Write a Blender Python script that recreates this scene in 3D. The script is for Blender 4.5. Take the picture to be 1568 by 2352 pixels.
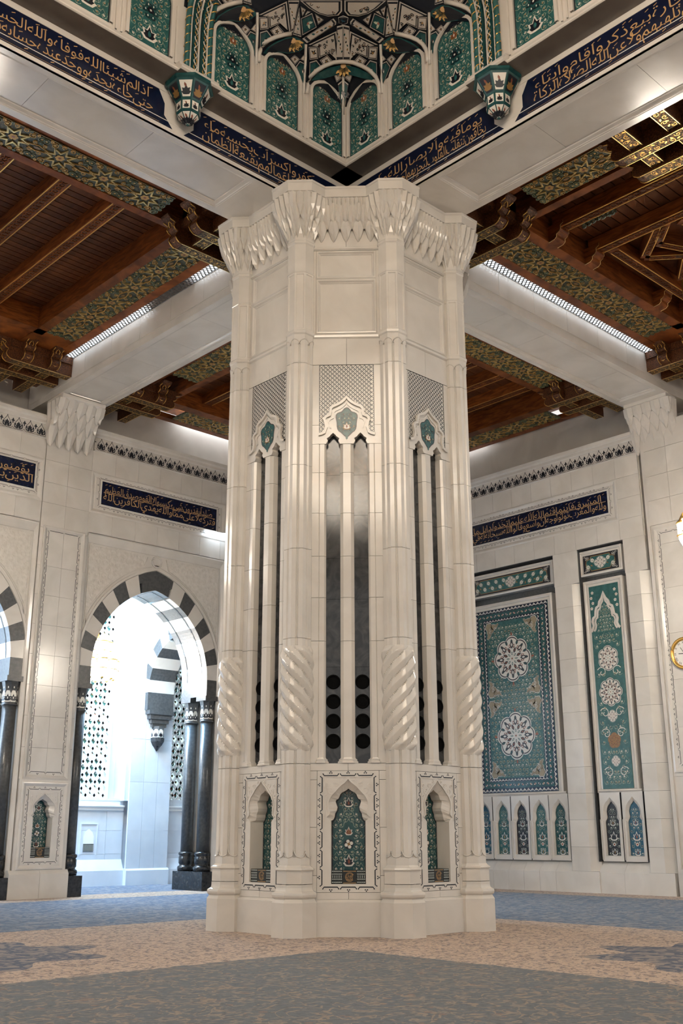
import bpy, math, random
from mathutils import Vector, Matrix
random.seed(7)
for _o in list(bpy.data.objects): bpy.data.objects.remove(_o, do_unlink=True)
SC = bpy.context.scene
COL = SC.collection
PI = math.pi
T8 = math.tan(PI/8)

# ------------------------------------------------------------------ camera
F_PX, PITCH, ROLL, YAW = 2420.035, math.radians(17.031), math.radians(-0.1353), math.radians(46.688)
CAM = Vector((-14.343, -14.971, 1.6))
fw = Vector((math.cos(YAW)*math.cos(PITCH), math.sin(YAW)*math.cos(PITCH), math.sin(PITCH)))
rt0 = Vector((math.sin(YAW), -math.cos(YAW), 0)); up0 = rt0.cross(fw)
rt = rt0*math.cos(ROLL)+up0*math.sin(ROLL); up = -rt0*math.sin(ROLL)+up0*math.cos(ROLL)
cd = bpy.data.cameras.new('camera'); cam = bpy.data.objects.new('camera', cd); COL.objects.link(cam)
cd.sensor_fit = 'VERTICAL'; cd.sensor_height = 36.0; cd.lens = F_PX*36.0/2352.0
cd.clip_start = 0.05; cd.clip_end = 300
cam.matrix_world = Matrix(((rt.x, up.x, -fw.x, CAM.x), (rt.y, up.y, -fw.y, CAM.y), (rt.z, up.z, -fw.z, CAM.z), (0, 0, 0, 1)))
SC.camera = cam

# ------------------------------------------------------------------ world, light, exposure
W = bpy.data.worlds.new('world'); SC.world = W; W.use_nodes = True
bg = W.node_tree.nodes['Background']; bg.inputs[0].default_value = (1.0, 0.965, 0.92, 1); bg.inputs[1].default_value = 0.92
SC.view_settings.view_transform = 'Standard'; SC.view_settings.look = 'None'
SC.cycles.max_bounces = 6; SC.cycles.diffuse_bounces = 4; SC.cycles.glossy_bounces = 3; SC.cycles.transmission_bounces = 2; SC.cycles.adaptive_threshold = 0.08; SC.cycles.adaptive_min_samples = 16; SC.cycles.use_light_tree = False; SC.cycles.debug_use_spatial_splits = True
SC.view_settings.exposure = 0.08; SC.view_settings.gamma = 1.0; SC.view_settings.use_curve_mapping = False

def area_light(name, loc, aim, size, sizey, power, col):
    l = bpy.data.lights.new(name, 'AREA'); l.shape = 'RECTANGLE'; l.size = size; l.size_y = sizey
    l.energy = power; l.color = col
    o = bpy.data.objects.new(name, l); COL.objects.link(o); o.location = loc
    o.rotation_euler = (Vector(aim)-Vector(loc)).to_track_quat('-Z', 'Y').to_euler()
    return o
def point_light(name, loc, power, col, r=0.5):
    l = bpy.data.lights.new(name, 'POINT'); l.energy = power; l.color = col; l.shadow_soft_size = r
    o = bpy.data.objects.new(name, l); COL.objects.link(o); o.location = loc
    return o
# daylight in the gallery behind the striped arches (tall windows beyond the frame)
area_light('gallery_window_light', (-3.5, 15.4, 7.5), (7.0, 15.6, 4.5), 3.0, 8.0, 1150, (0.62, 0.80, 1.0))
area_light('gallery_rooflight', (5.0, 15.4, 11.2), (5.2, 15.5, 0), 7.0, 2.6, 750, (0.70, 0.85, 1.0))

area_light('gallery_carpet_fill', (3.3, 15.3, 9.9), (1.2, 7.0, 0.0), 3.0, 2.0, 2600, (0.32, 0.64, 1.0))  # added fill lamp, no window here: throws blue light through the arch onto the carpet
# ------------------------------------------------------------------ materials
MATS = {}
def new_mat(name):
    m = bpy.data.materials.new(name); m.use_nodes = True; MATS[name] = m
    nt = m.node_tree; b = nt.nodes['Principled BSDF']
    return m, nt, b
def plain(name, col, rough=0.5, metal=0.0, spec=0.5, emit=None, estr=0):
    m, nt, b = new_mat(name)
    b.inputs['Base Color'].default_value = (*col, 1); b.inputs['Roughness'].default_value = rough
    b.inputs['Metallic'].default_value = metal; b.inputs['Specular IOR Level'].default_value = spec
    if emit: b.inputs['Emission Color'].default_value = (*emit, 1); b.inputs['Emission Strength'].default_value = estr
    return m
def noise_mat(name, c1, c2, scale, rough, detail=4, distort=0.0, rough2=None, metal=0.0, bump=0.0, bscale=None, rnd=0.0, lo=0.35, hi=0.65, stretch=None, coat=0.0):
    m, nt, b = new_mat(name); N = nt.nodes; L = nt.links
    tc = N.new('ShaderNodeTexCoord'); src = tc.outputs['Object']
    mp = N.new('ShaderNodeMapping'); L.new(src, mp.inputs[0])
    if stretch: mp.inputs['Scale'].default_value = stretch
    n = N.new('ShaderNodeTexNoise'); n.inputs['Scale'].default_value = scale; n.inputs['Detail'].default_value = detail; n.inputs['Distortion'].default_value = distort
    L.new(mp.outputs[0], n.inputs['Vector'])
    r = N.new('ShaderNodeValToRGB'); r.color_ramp.elements[0].position = lo; r.color_ramp.elements[1].position = hi
    r.color_ramp.elements[0].color = (*c1, 1); r.color_ramp.elements[1].color = (*c2, 1)
    L.new(n.outputs[0], r.inputs[0]); out = r.outputs[0]
    if rnd:
        oi = N.new('ShaderNodeObjectInfo'); mr = N.new('ShaderNodeMapRange'); mr.inputs[3].default_value = 1-rnd; mr.inputs[4].default_value = 1+rnd*0.4
        L.new(oi.outputs['Random'], mr.inputs[0]); hs = N.new('ShaderNodeHueSaturation'); L.new(mr.outputs[0], hs.inputs['Value']); L.new(out, hs.inputs['Color']); out = hs.outputs[0]
    L.new(out, b.inputs['Base Color'])
    b.inputs['Roughness'].default_value = rough; b.inputs['Metallic'].default_value = metal
    if coat: b.inputs['Coat Weight'].default_value = coat; b.inputs['Coat Roughness'].default_value = 0.06
    if bump:
        n2 = N.new('ShaderNodeTexNoise'); n2.inputs['Scale'].default_value = bscale or scale*6; n2.inputs['Detail'].default_value = 3
        L.new(mp.outputs[0], n2.inputs['Vector']); bp = N.new('ShaderNodeBump'); bp.inputs['Strength'].default_value = bump; bp.inputs['Distance'].default_value = 0.02
        L.new(n2.outputs[0], bp.inputs['Height']); L.new(bp.outputs[0], b.inputs['Normal'])
    return m
noise_mat('marble', (0.645, 0.60, 0.535), (0.72, 0.675, 0.61), 1.3, 0.15, rnd=0.05, detail=5, distort=0.6)
noise_mat('marble_wall', (0.64, 0.595, 0.535), (0.72, 0.675, 0.615), 1.1, 0.16, rnd=0.06, detail=5, distort=0.6)
noise_mat('marble_carved', (0.62, 0.57, 0.505), (0.71, 0.66, 0.595), 9, 0.45, bump=0.22, bscale=18, detail=3)
noise_mat('marble_daylit', (0.55, 0.60, 0.655), (0.62, 0.67, 0.72), 1.2, 0.25, rnd=0.08, detail=5)  # gallery marble with the blue of the daylight tinted into its colour
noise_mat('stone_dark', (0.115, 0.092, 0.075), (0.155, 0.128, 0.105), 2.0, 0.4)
noise_mat('granite', (0.020, 0.020, 0.021), (0.075, 0.074, 0.072), 3.2, 0.12, detail=7, distort=1.6, lo=0.4, hi=0.75)
noise_mat('granite_block', (0.050, 0.052, 0.054), (0.080, 0.081, 0.082), 14, 0.28, detail=4)
noise_mat('black_stone', (0.012, 0.012, 0.013), (0.03, 0.03, 0.031), 12, 0.22)
noise_mat('wood', (0.130, 0.033, 0.008), (0.30, 0.088, 0.019), 2.2, 0.42, detail=5, distort=0.8, stretch=(1, 1, 6), rnd=0.25)
noise_mat('wood_plank', (0.095, 0.029, 0.009), (0.18, 0.056, 0.016), 2.6, 0.5, detail=5, distort=0.6, rnd=0.3)
noise_mat('wood_carved', (0.045, 0.016, 0.006), (0.17, 0.058, 0.018), 26, 0.4, bump=0.8, bscale=34)
noise_mat('gilt_carving', (0.030, 0.016, 0.006), (0.30, 0.165, 0.045), 22, 0.34, bump=0.6, bscale=30, lo=0.45, hi=0.62, metal=0.4)
noise_mat('arabesque_ground', (0.020, 0.028, 0.018), (0.085, 0.085, 0.040), 16, 0.4, bump=0.4, bscale=30)
plain('gold', (0.78, 0.46, 0.12), 0.28, 0.85)
plain('gold_pale', (0.85, 0.62, 0.26), 0.3, 0.75)
plain('gold_paint', (0.50, 0.30, 0.085), 0.4, 0.25)
plain('gold_letter', (0.52, 0.31, 0.13), 0.4, 0.1)
noise_mat('teal', (0.022, 0.094, 0.092), (0.034, 0.132, 0.126), 9, 0.26, rnd=0.0)
noise_mat('teal_deep', (0.012, 0.058, 0.060), (0.020, 0.085, 0.085), 9, 0.18)
noise_mat('blue_tile', (0.012, 0.075, 0.13), (0.02, 0.11, 0.17), 9, 0.18)
noise_mat('navy', (0.0035, 0.0065, 0.024), (0.006, 0.011, 0.038), 8, 0.22)
plain('ink', (0.008, 0.010, 0.016), 0.3)
plain('tile_pale', (0.50, 0.455, 0.405), 0.3)
plain('white_glaze', (0.72, 0.69, 0.62), 0.22)
plain('pale_vine', (0.33, 0.40, 0.30), 0.25)
plain('olive', (0.15, 0.17, 0.085), 0.35)
plain('cloud_tan', (0.30, 0.25, 0.16), 0.3)
plain('rust', (0.22, 0.065, 0.03), 0.3)
plain('ochre', (0.27, 0.15, 0.045), 0.3)
plain('black', (0.003, 0.003, 0.003), 0.8, spec=0.1)
plain('book_black', (0.012, 0.014, 0.012), 0.35)
plain('book_silver', (0.40, 0.42, 0.38), 0.35, 0.4)
plain('lattice_white', (0.78, 0.78, 0.76), 0.4)
plain('grille_metal', (0.40, 0.40, 0.40), 0.4, 0.2)
plain('daylight', (0.9, 0.95, 1.0), 0.9, emit=(0.86, 0.93, 1.0), estr=6.5)
plain('window_glass', (0.55, 0.70, 0.72), 0.2, emit=(0.62, 0.80, 0.84), estr=0.9)
plain('lamp_glass', (0.9, 0.85, 0.75), 0.2, emit=(1.0, 0.91, 0.78), estr=15)
plain('lamp_glass_bright', (0.9, 0.85, 0.75), 0.2, emit=(1.0, 0.93, 0.82), estr=60)
plain('clock_face', (0.75, 0.72, 0.66), 0.25)
plain('cyan_glint', (0.05, 0.28, 0.42), 0.12)

for _m, _v in (('wood', 0.2), ('wood_plank', 0.2), ('wood_carved', 0.3), ('carpet', 0.1)):
    if _m in MATS: MATS[_m].node_tree.nodes['Principled BSDF'].inputs['Specular IOR Level'].default_value = _v
# ------------------------------------------------------------------ helpers
ORG = {}
def put(o, org=None):
    COL.objects.link(o); ORG[o.name] = Vector(org) if org is not None else Vector((0, 0, 0)); return o
def tag(o, label=None, cat=None, group=None, kind=None):
    if label: o['label'] = label
    if cat: o['category'] = cat
    if group: o['group'] = group
    if kind: o['kind'] = kind
    return o
def thing(name, label, cat, loc=(0, 0, 0), group=None, kind=None):
    o = bpy.data.objects.new(name, None); o.location = loc; o.empty_display_size = 0.2
    put(o, loc); return tag(o, label, cat, group, kind)
class Fr:
    """a local frame: (a, b, c) -> o + a*u + b*v + c*n"""
    def __init__(s, o, u, v, n): s.o, s.u, s.v, s.n = Vector(o), Vector(u), Vector(v), Vector(n)
    def __call__(s, a, b, c=0.0): return s.o+s.u*a+s.v*b+s.n*c
    def at(s, a, b, c=0.0): return Fr(s(a, b, c), s.u, s.v, s.n)
    def mat(s):
        return Matrix(((s.u.x, s.v.x, s.n.x, s.o.x), (s.u.y, s.v.y, s.n.y, s.o.y), (s.u.z, s.v.z, s.n.z, s.o.z), (0, 0, 0, 1)))
ID = Fr((0, 0, 0), (1, 0, 0), (0, 1, 0), (0, 0, 1))
def vframe(ang, d, z=0.0):          # vertical face whose outward normal points at angle ang, at distance d from the origin
    n = Vector((math.cos(ang), math.sin(ang), 0)); return Fr(n*d+Vector((0, 0, z)), Vector((-n.y, n.x, 0)), (0, 0, 1), n)
class MB:
    def __init__(s, *mats): s.V = []; s.F = []; s.M = []; s.S = []; s.mats = list(mats)
    def mi(s, m):
        if m is None: return 0
        if m not in s.mats: s.mats.append(m)
        return s.mats.index(m)
    def add(s, vs, fs, m=None, smooth=False):
        b = len(s.V); k = s.mi(m); s.V += [tuple(v) for v in vs]
        for f in fs: s.F.append(tuple(b+i for i in f)); s.M.append(k); s.S.append(smooth)
    def poly(s, pts, m=None): s.add(pts, [tuple(range(len(pts)))], m)
    def box(s, fr, a0, a1, b0, b1, c0, c1, m=None):
        p = [fr(a, b, c) for a in (a0, a1) for b in (b0, b1) for c in (c0, c1)]
        s.add(p, [(0, 1, 3, 2), (4, 6, 7, 5), (0, 4, 5, 1), (2, 3, 7, 6), (0, 2, 6, 4), (1, 5, 7, 3)], m)
    def prism(s, fr, pts, c0, c1, m=None, cap0=True):
        n = len(pts); vs = [fr(a, b, c1) for a, b in pts]+[fr(a, b, c0) for a, b in pts]
        fs = [tuple(range(n))]+[(i, n+i, n+(i+1) % n, (i+1) % n) for i in range(n)]
        if cap0: fs.append(tuple(reversed(range(n, 2*n))))
        s.add(vs, fs, m)
    def loft(s, rings, m=None, closed=True, cap=(False, False), smooth=False):
        n = len(rings[0]); vs = [p for r in rings for p in r]; fs = []
        for i in range(len(rings)-1):
            for j in range(n if closed else n-1):
                fs.append((i*n+j, i*n+(j+1) % n, (i+1)*n+(j+1) % n, (i+1)*n+j))
        if cap[0]: fs.append(tuple(reversed(range(n))))
        if cap[1]: fs.append(tuple(range((len(rings)-1)*n, len(rings)*n)))
        s.add(vs, fs, m, smooth)
    def lathe(s, c, prof, n=16, m=None, cap=(True, True), smooth=True, ph=0.0, axis=None):
        c = Vector(c); rings = []
        for r, z in prof:
            rings.append([c+Vector((r*math.cos(ph+2*PI*i/n), r*math.sin(ph+2*PI*i/n), z)) for i in range(n)])
        s.loft(rings, m, True, cap, smooth)
    def octa(s, c, prof, m=None, cap=(False, False)):     # prof = [(apothem, z)]
        s.lathe(c, [(a/math.cos(PI/8), z) for a, z in prof], 8, m, cap, False, PI/8)
    def ribbon(s, fr, pts, w, m=None, c=0.0, closed=False, taper=False, h=0.0):
        n = len(pts)
        if n < 2: return
        L = []; R = []
        for i in range(n):
            if closed: p, q = pts[i-1], pts[(i+1) % n]
            else: p, q = pts[max(0, i-1)], pts[min(n-1, i+1)]
            dx, dy = q[0]-p[0], q[1]-p[1]; l = math.hypot(dx, dy) or 1e-6
            ww = w*0.5*(1-0.75*i/(n-1) if taper else 1)
            nx, ny = -dy/l*ww, dx/l*ww
            L.append((pts[i][0]+nx, pts[i][1]+ny)); R.append((pts[i][0]-nx, pts[i][1]-ny))
        vs = [fr(a, b, c) for a, b in L]+[fr(a, b, c) for a, b in R]; fs = []
        k = n if closed else n-1
        for i in range(k):
            j = (i+1) % n; fs.append((i, n+i, n+j, j))
        if h:
            b0 = len(vs); vs += [fr(a, b, c-h) for a, b in L]+[fr(a, b, c-h) for a, b in R]
            for i in range(k):
                j = (i+1) % n; fs.append((i, j, b0+j, b0+i)); fs.append((n+i, b0+n+i, b0+n+j, n+j))
        s.add(vs, fs, m)
    def disc(s, fr, x, y, r, m=None, c=0.0, n=10, ry=None, rot=0.0):
        ry = ry or r; cr, sr = math.cos(rot), math.sin(rot); pts = []
        for i in range(n):
            a, b = r*math.cos(2*PI*i/n), ry*math.sin(2*PI*i/n); pts.append(fr(x+a*cr-b*sr, y+a*sr+b*cr, c))
        s.poly(pts, m)
    def shape(s, fr, pts, x, y, sc, rot, m=None, c=0.0, flip=1):
        cr, sr = math.cos(rot), math.sin(rot)
        s.poly([fr(x+sc*(flip*a*cr-b*sr), y+sc*(flip*a*sr+b*cr), c) for a, b in pts], m)
    def tube(s, pts, r, m=None, n=6, closed=False, smooth=True):
        pts = [Vector(p) for p in pts]; rings = []; k = len(pts)
        for i, p in enumerate(pts):
            a = pts[i-1] if (i or closed) else pts[0]; b = pts[(i+1) % k] if (i < k-1 or closed) else pts[-1]
            d = (b-a).normalized(); x = d.orthogonal() if abs(d.z) > 0.95 else d.cross(Vector((0, 0, 1)))
            x.normalize(); y = d.cross(x)
            rr = r[i] if isinstance(r, (list, tuple)) else r
            rings.append([p+x*rr*math.cos(2*PI*j/n)+y*rr*math.sin(2*PI*j/n) for j in range(n)])
        if closed: rings.append(rings[0])
        s.loft(rings, m, True, (not closed, not closed), smooth)
    def sweep(s, path, prof, m=None, closed=False, cap=True):
        """path: list of (point, outward, up) ; prof: list of (out, up)"""
        rings = [[Vector(p)+Vector(o)*a+Vector(u)*b for a, b in prof] for p, o, u in path]
        if closed: rings.append(rings[0])
        s.loft(rings, m, True, (cap and not closed, cap and not closed))
    def build(s, name, parent=None, kind=None, origin=None):
        me = bpy.data.meshes.new(name)
        og = ORG[parent.name] if parent else Vector(origin or (0, 0, 0))
        me.from_pydata([(v[0]-og.x, v[1]-og.y, v[2]-og.z) for v in s.V], [], s.F)
        for m in s.mats: me.materials.append(MATS[m])
        me.polygons.foreach_set('material_index', s.M)
        me.polygons.foreach_set('use_smooth', s.S)
        me.update()
        o = bpy.data.objects.new(name, me)
        if parent: o.parent = parent; put(o, og)
        else: o.location = og; put(o, og)
        if kind: o['kind'] = kind
        return o
def inst(me, name, parent, M):
    o = bpy.data.objects.new(name, me); o.parent = parent
    o.matrix_local = Matrix.Translation(-ORG[parent.name]) @ M; put(o, ORG[parent.name]); return o
def mesh_of(mb, name):
    o = mb.build(name); me = o.data; ORG.pop(o.name, None); bpy.data.objects.remove(o); return me
def slab(name, parent, fr, a0, a1, b0, b1, c0, c1, m, g=0.004):
    mb = MB(m); mb.box(fr, a0+g, a1-g, b0+g, b1-g, c0, c1); return mb.build(name, parent)
def slabs(parent, fr, xs, zs, c0, c1, m, name='slab', g=0.004):
    for i in range(len(xs)-1):
        for j in range(len(zs)-1): slab(name, parent, fr, xs[i], xs[i+1], zs[j], zs[j+1], c0, c1, m, g)
def frange(a, b, n): return [a+(b-a)*i/n for i in range(n+1)]
def rect(x0, y0, x1, y1): return [(x0, y0), (x1, y0), (x1, y1), (x0, y1)]
def frame_mould(mb, fr, x0, y0, x1, y1, prof, m=None):
    """picture-frame moulding round a rectangle; prof = [(inset, height)], inset measured inward"""
    rings = []
    for ins, h in prof: rings.append([fr(a, b, h) for a, b in rect(x0+ins, y0+ins, x1-ins, y1-ins)])
    mb.loft(rings, m, True)
def arc_pts(cx, cy, r, a0, a1, n): return [(cx+r*math.cos(a0+(a1-a0)*i/n), cy+r*math.sin(a0+(a1-a0)*i/n)) for i in range(n+1)]
def pointed(w, h, n=10):            # right half of a pointed arch from (w,0) to (0,h)
    c = (h*h-w*w)/(2*w); R = c+w; a1 = math.atan2(h, c)
    return [(-c+R*math.cos(a1*i/n), R*math.sin(a1*i/n)) for i in range(n+1)]
def mirror(half): return half+[(-a, b) for a, b in reversed(half) if abs(a) > 1e-6]
def holed(mb, fr, x0, y0, x1, y1, half, c, m=None, cx=0.0):
    """front plate with a mirror-symmetric hole; half = right-half outline from bottom to apex"""
    R = [(cx, y0)] if half[0][1] > y0+1e-6 else []
    right = [(cx, y0), (x1, y0), (x1, y1), (cx, y1)]+[(cx+a, b) for a, b in reversed(half)]
    if half[0][0] > 1e-6: right.append((cx, half[0][1]))
    mb.poly([fr(a, b, c) for a, b in right], m)
    left = [(cx, y0), (x0, y0), (x0, y1), (cx, y1)]+[(cx-a, b) for a, b in reversed(half)]
    if half[0][0] > 1e-6: left.append((cx, half[0][1]))
    mb.poly([fr(a, b, c) for a, b in reversed(left)], m)
# ---- flat ornament
LEAF = [(0, 0), (0.22, 0.22), (0.26, 0.52), (0, 1.0), (-0.20, 0.60), (-0.18, 0.25)]
ALMOND = [(0, -0.5), (0.24, -0.15), (0.22, 0.2), (0, 0.5), (-0.22, 0.2), (-0.24, -0.15)]
PALM = [(0, 0), (0.28, 0.02), (0.50, 0.28), (0.34, 0.36), (0.42, 0.66), (0.16, 0.60), (0, 1.0), (-0.16, 0.60), (-0.42, 0.66), (-0.34, 0.36), (-0.50, 0.28), (-0.28, 0.02)]
def spiral(x, y, r, a0, turns, n=16, k=0.12):
    return [(x+r*(1-(1-k)*i/n)*math.cos(a0+turns*2*PI*i/n), y+r*(1-(1-k)*i/n)*math.sin(a0+turns*2*PI*i/n)) for i in range(n+1)]
def flower(mb, fr, x, y, r, n, m1, m2, c):
    for i in range(n):
        a = 2*PI*i/n+0.3; mb.disc(fr, x+r*0.62*math.cos(a), y+r*0.62*math.sin(a), r*0.42, m1, c, 6)
    mb.disc(fr, x, y, r*0.34, m2, c+0.001, 6)
def palmette(mb, fr, x, y, s, rot, mo, mi_, c, mc='ochre'):
    mb.shape(fr, PALM, x-0*s, y-0.5*s*math.cos(rot), s, rot, mo, c)
    mb.shape(fr, PALM, x, y-0.5*s*math.cos(rot)+0.12*s, s*0.72, rot, mi_, c+0.0012)
    mb.shape(fr, LEAF, x, y-0.5*s*math.cos(rot)+0.2*s, s*0.42, rot, mc, c+0.0024)
def inside(poly, x, y):
    r = False; j = len(poly)-1
    for i in range(len(poly)):
        (xi, yi), (xj, yj) = poly[i], poly[j]
        if (yi > y) != (yj > y) and x < (xj-xi)*(y-yi)/(yj-yi)+xi: r = not r
        j = i
    return r
def arabesque(mb, fr, poly, rng, vine='pale_vine', c=0.004, s=1.0, acc=('white_glaze', 'ochre', 'ink'), dens=1.0, meds=()):
    """mirror-symmetric scrolling vines inside a closed outline (list of 2-D points, symmetric about x = 0)"""
    xs = [p[0] for p in poly]; ys = [p[1] for p in poly]; w = max(xs); y0, y1 = min(ys), max(ys)
    def ok(x, y, r): return all(inside(poly, x+r*dx, y+r*dy) for dx, dy in ((1, 0), (-1, 0), (0, 1), (0, -1)))
    def free(x, y, r): return all(math.hypot(x-mx, y-my) > mr*0.95+r*0.3 for mx, my, mr in meds)
    ncol = max(1, round(w/(0.17*s))); cw = w/ncol; r0 = min(cw*0.5, 0.095*s); y = y0+r0*1.1; row = 0; wv = 0.0105*s
    while y < y1:
        for i in range(ncol):
            x = cw*(i+0.5)+(0.12*cw if row % 2 else -0.12*cw)*(1 if ncol > 1 else 0)
            if not free(x, y, r0) or not ok(x, y, r0*0.8): continue
            a0 = rng.uniform(-0.6, 0.6)+(PI if (row+i) % 2 else 0); d = 1 if (row+i) % 2 else -1
            kind = rng.random()
            for f in (1, -1):
                pts = [(f*px, py) for px, py in spiral(x, y, r0, a0, 1.1*d, 16)]
                mb.ribbon(fr, pts, wv, vine, c)
                st = [(f*(x+r0*math.cos(a0)*(1+0.9*q)), y+r0*math.sin(a0)+d*r0*1.1*q*q) for q in (0, 0.35, 0.7, 1.0)]
                if inside(poly, st[-1][0], st[-1][1]) and free(st[-1][0]*f, st[-1][1], 0): mb.ribbon(fr, st, wv*0.9, vine, c)
                for t in (0.05, 0.22, 0.40, 0.58, 0.76):
                    q = pts[int(t*16)]; mb.shape(fr, LEAF, q[0], q[1], r0*0.34, f*(a0+t*6.9*d+(0.9 if t in (0.22, 0.58) else -0.7)), acc[0] if t in (0.22, 0.76) else vine, c+0.0012)
                if kind < 0.45: flower(mb, fr, f*x, y, r0*0.33, 5, acc[0], acc[1], c+0.0024)
                elif kind < 0.75:
                    mb.shape(fr, PALM, f*x, y-r0*0.25, r0*0.6, f*0.5, acc[1], c+0.0024); mb.shape(fr, LEAF, f*x, y-r0*0.1, r0*0.3, f*0.5, acc[0], c+0.0036)
                else: flower(mb, fr, f*x, y, r0*0.32, 4, acc[2], acc[1], c+0.0024)
                for q in range(2):
                    ex, ey = x+cw*0.5*(1 if q else -1), y+r0*rng.uniform(0.7, 1.1)
                    if ok(ex, ey, r0*0.2) and free(ex, ey, 0): mb.disc(fr, f*ex, ey, r0*0.11, acc[q], c+0.0012, 5)
        row += 1; y += r0*1.9/dens
    return mb
def medallion(mb, fr, x, y, r, c, cols=('white_glaze', 'ink', 'white_glaze', 'rust', 'white_glaze', 'teal'), n=8, sq=1.15):
    """lobed rosette: scalloped rims, rings of small petals on a pale ground"""
    k = n*8
    for lv, (rr, m) in enumerate(zip((1.0, 0.95, 0.90), (cols[0], cols[1], cols[2]))):
        pts = []
        for i in range(k):
            a = 2*PI*i/k; q = rr*r*(0.86+0.14*abs(math.cos(n*a/2))**0.7); pts.append(fr(x+q*math.sin(a), y+q*sq*math.cos(a), c+lv*0.0012))
        mb.poly(pts, m)
    for ring, rr, cnt, sz, m1, m2 in ((0, 0.74, n*2, 0.15, cols[1], cols[5]), (1, 0.56, n*2, 0.12, cols[3], cols[2]), (2, 0.60, n, 0.22, cols[1], cols[0]), (3, 0.38, n, 0.16, cols[1], cols[3]), (4, 0.22, n, 0.10, cols[5], cols[2])):
        for i in range(cnt):
            a = 2*PI*(i+0.5*(ring % 2))/cnt; px, py = x+rr*r*math.sin(a), y+rr*r*sq*math.cos(a)
            mb.shape(fr, ALMOND, px, py, sz*r*1.6, -a, m1, c+0.005+ring*0.001); mb.shape(fr, ALMOND, px, py, sz*r*0.8, -a, m2, c+0.006+ring*0.001)
    for i in range(n*4):
        a = 2*PI*i/(n*4); mb.ribbon(fr, [(x+q*r*math.sin(a+s_), y+q*r*sq*math.cos(a+s_)) for q, s_ in ((0.46, 0), (0.52, 0.10), (0.50, 0.2))], 0.012*r*1.6, cols[1], c+0.0045)
    flower(mb, fr, x, y, r*0.13, 6, cols[0], cols[3], c+0.012)
def border_inlay(mb, fr, x0, y0, x1, y1, unit, m='ink', w=0.014, c=0.003, ext=0.045):
    """dark inlaid frame line broken into bracket-ended lengths with trefoils outside"""
    for (ax, ay), (bx, by), (nx, ny) in (((x0, y0), (x1, y0), (0, -1)), ((x1, y0), (x1, y1), (1, 0)), ((x1, y1), (x0, y1), (0, 1)), ((x0, y1), (x0, y0), (-1, 0))):
        L = math.hypot(bx-ax, by-ay); n = max(1, round(L/unit)); dx, dy = (bx-ax)/L, (by-ay)/L
        for i in range(n):
            t0, t1 = L*i/n, L*(i+1)/n; e = ext*0.55
            P = lambda t, o: (ax+dx*t+nx*o, ay+dy*t+ny*o)
            mb.ribbon(fr, [P(t0+e*0.3, e), P(t0+e, 0), P(t1-e, 0), P(t1-e*0.3, e)], w, m, c)
            k = 1 if (i in (0, n-1) or n < 4) else 2
            for j in range(k):
                t = t0+(t1-t0)*((j+1)/(k+1)); s = ext*0.34
                for qx, qo in ((-1, 0.9), (1, 0.9), (0, 1.9)): mb.disc(fr, *P(t+qx*s*0.8, ext*0.35+qo*s), s*0.55, m, c, 5)
def tile_border(mb, fr, x0, y0, x1, y1, wd, unit, base, c, kind=0):
    """one band of a carpet-like border: base strip, pale lozenges and dots"""
    for (a, b, cx, d) in ((x0, y0, x1, y0+wd), (x0, y1-wd, x1, y1), (x0, y0+wd, x0+wd, y1-wd), (x1-wd, y0+wd, x1, y1-wd)):
        mb.poly([fr(p, q, c) for p, q in rect(a, b, cx, d)], base)
        hor = (cx-a) > (d-b); L = (cx-a) if hor else (d-b); n = max(2, round(L/unit)); u = L/n
        for i in range(n):
            t = (i+0.5)*u; x, y = (a+t, (b+d)/2) if hor else ((a+cx)/2, b+t)
            if kind == 0:
                mb.shape(fr, ALMOND, x, y, min(u, wd)*0.72, (PI/2 if hor else 0)+0.5*(-1)**i, 'white_glaze', c+0.001)
                mb.disc(fr, x, y, wd*0.14, ('rust', 'ink', 'ochre')[i % 3], c+0.002, 6)
            else:
                mb.ribbon(fr, [(x-u*0.45, y-wd*0.3), (x, y+wd*0.3), (x+u*0.45, y-wd*0.3)] if hor else [(x-wd*0.3, y-u*0.45), (x+wd*0.3, y), (x-wd*0.3, y+u*0.45)], wd*0.16, 'white_glaze' if kind == 1 else 'pale_vine', c+0.001)
                mb.disc(fr, x, y, wd*0.24, 'white_glaze', c+0.0015, 6); mb.disc(fr, x, y, wd*0.12, 'rust', c+0.0025, 5)
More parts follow.
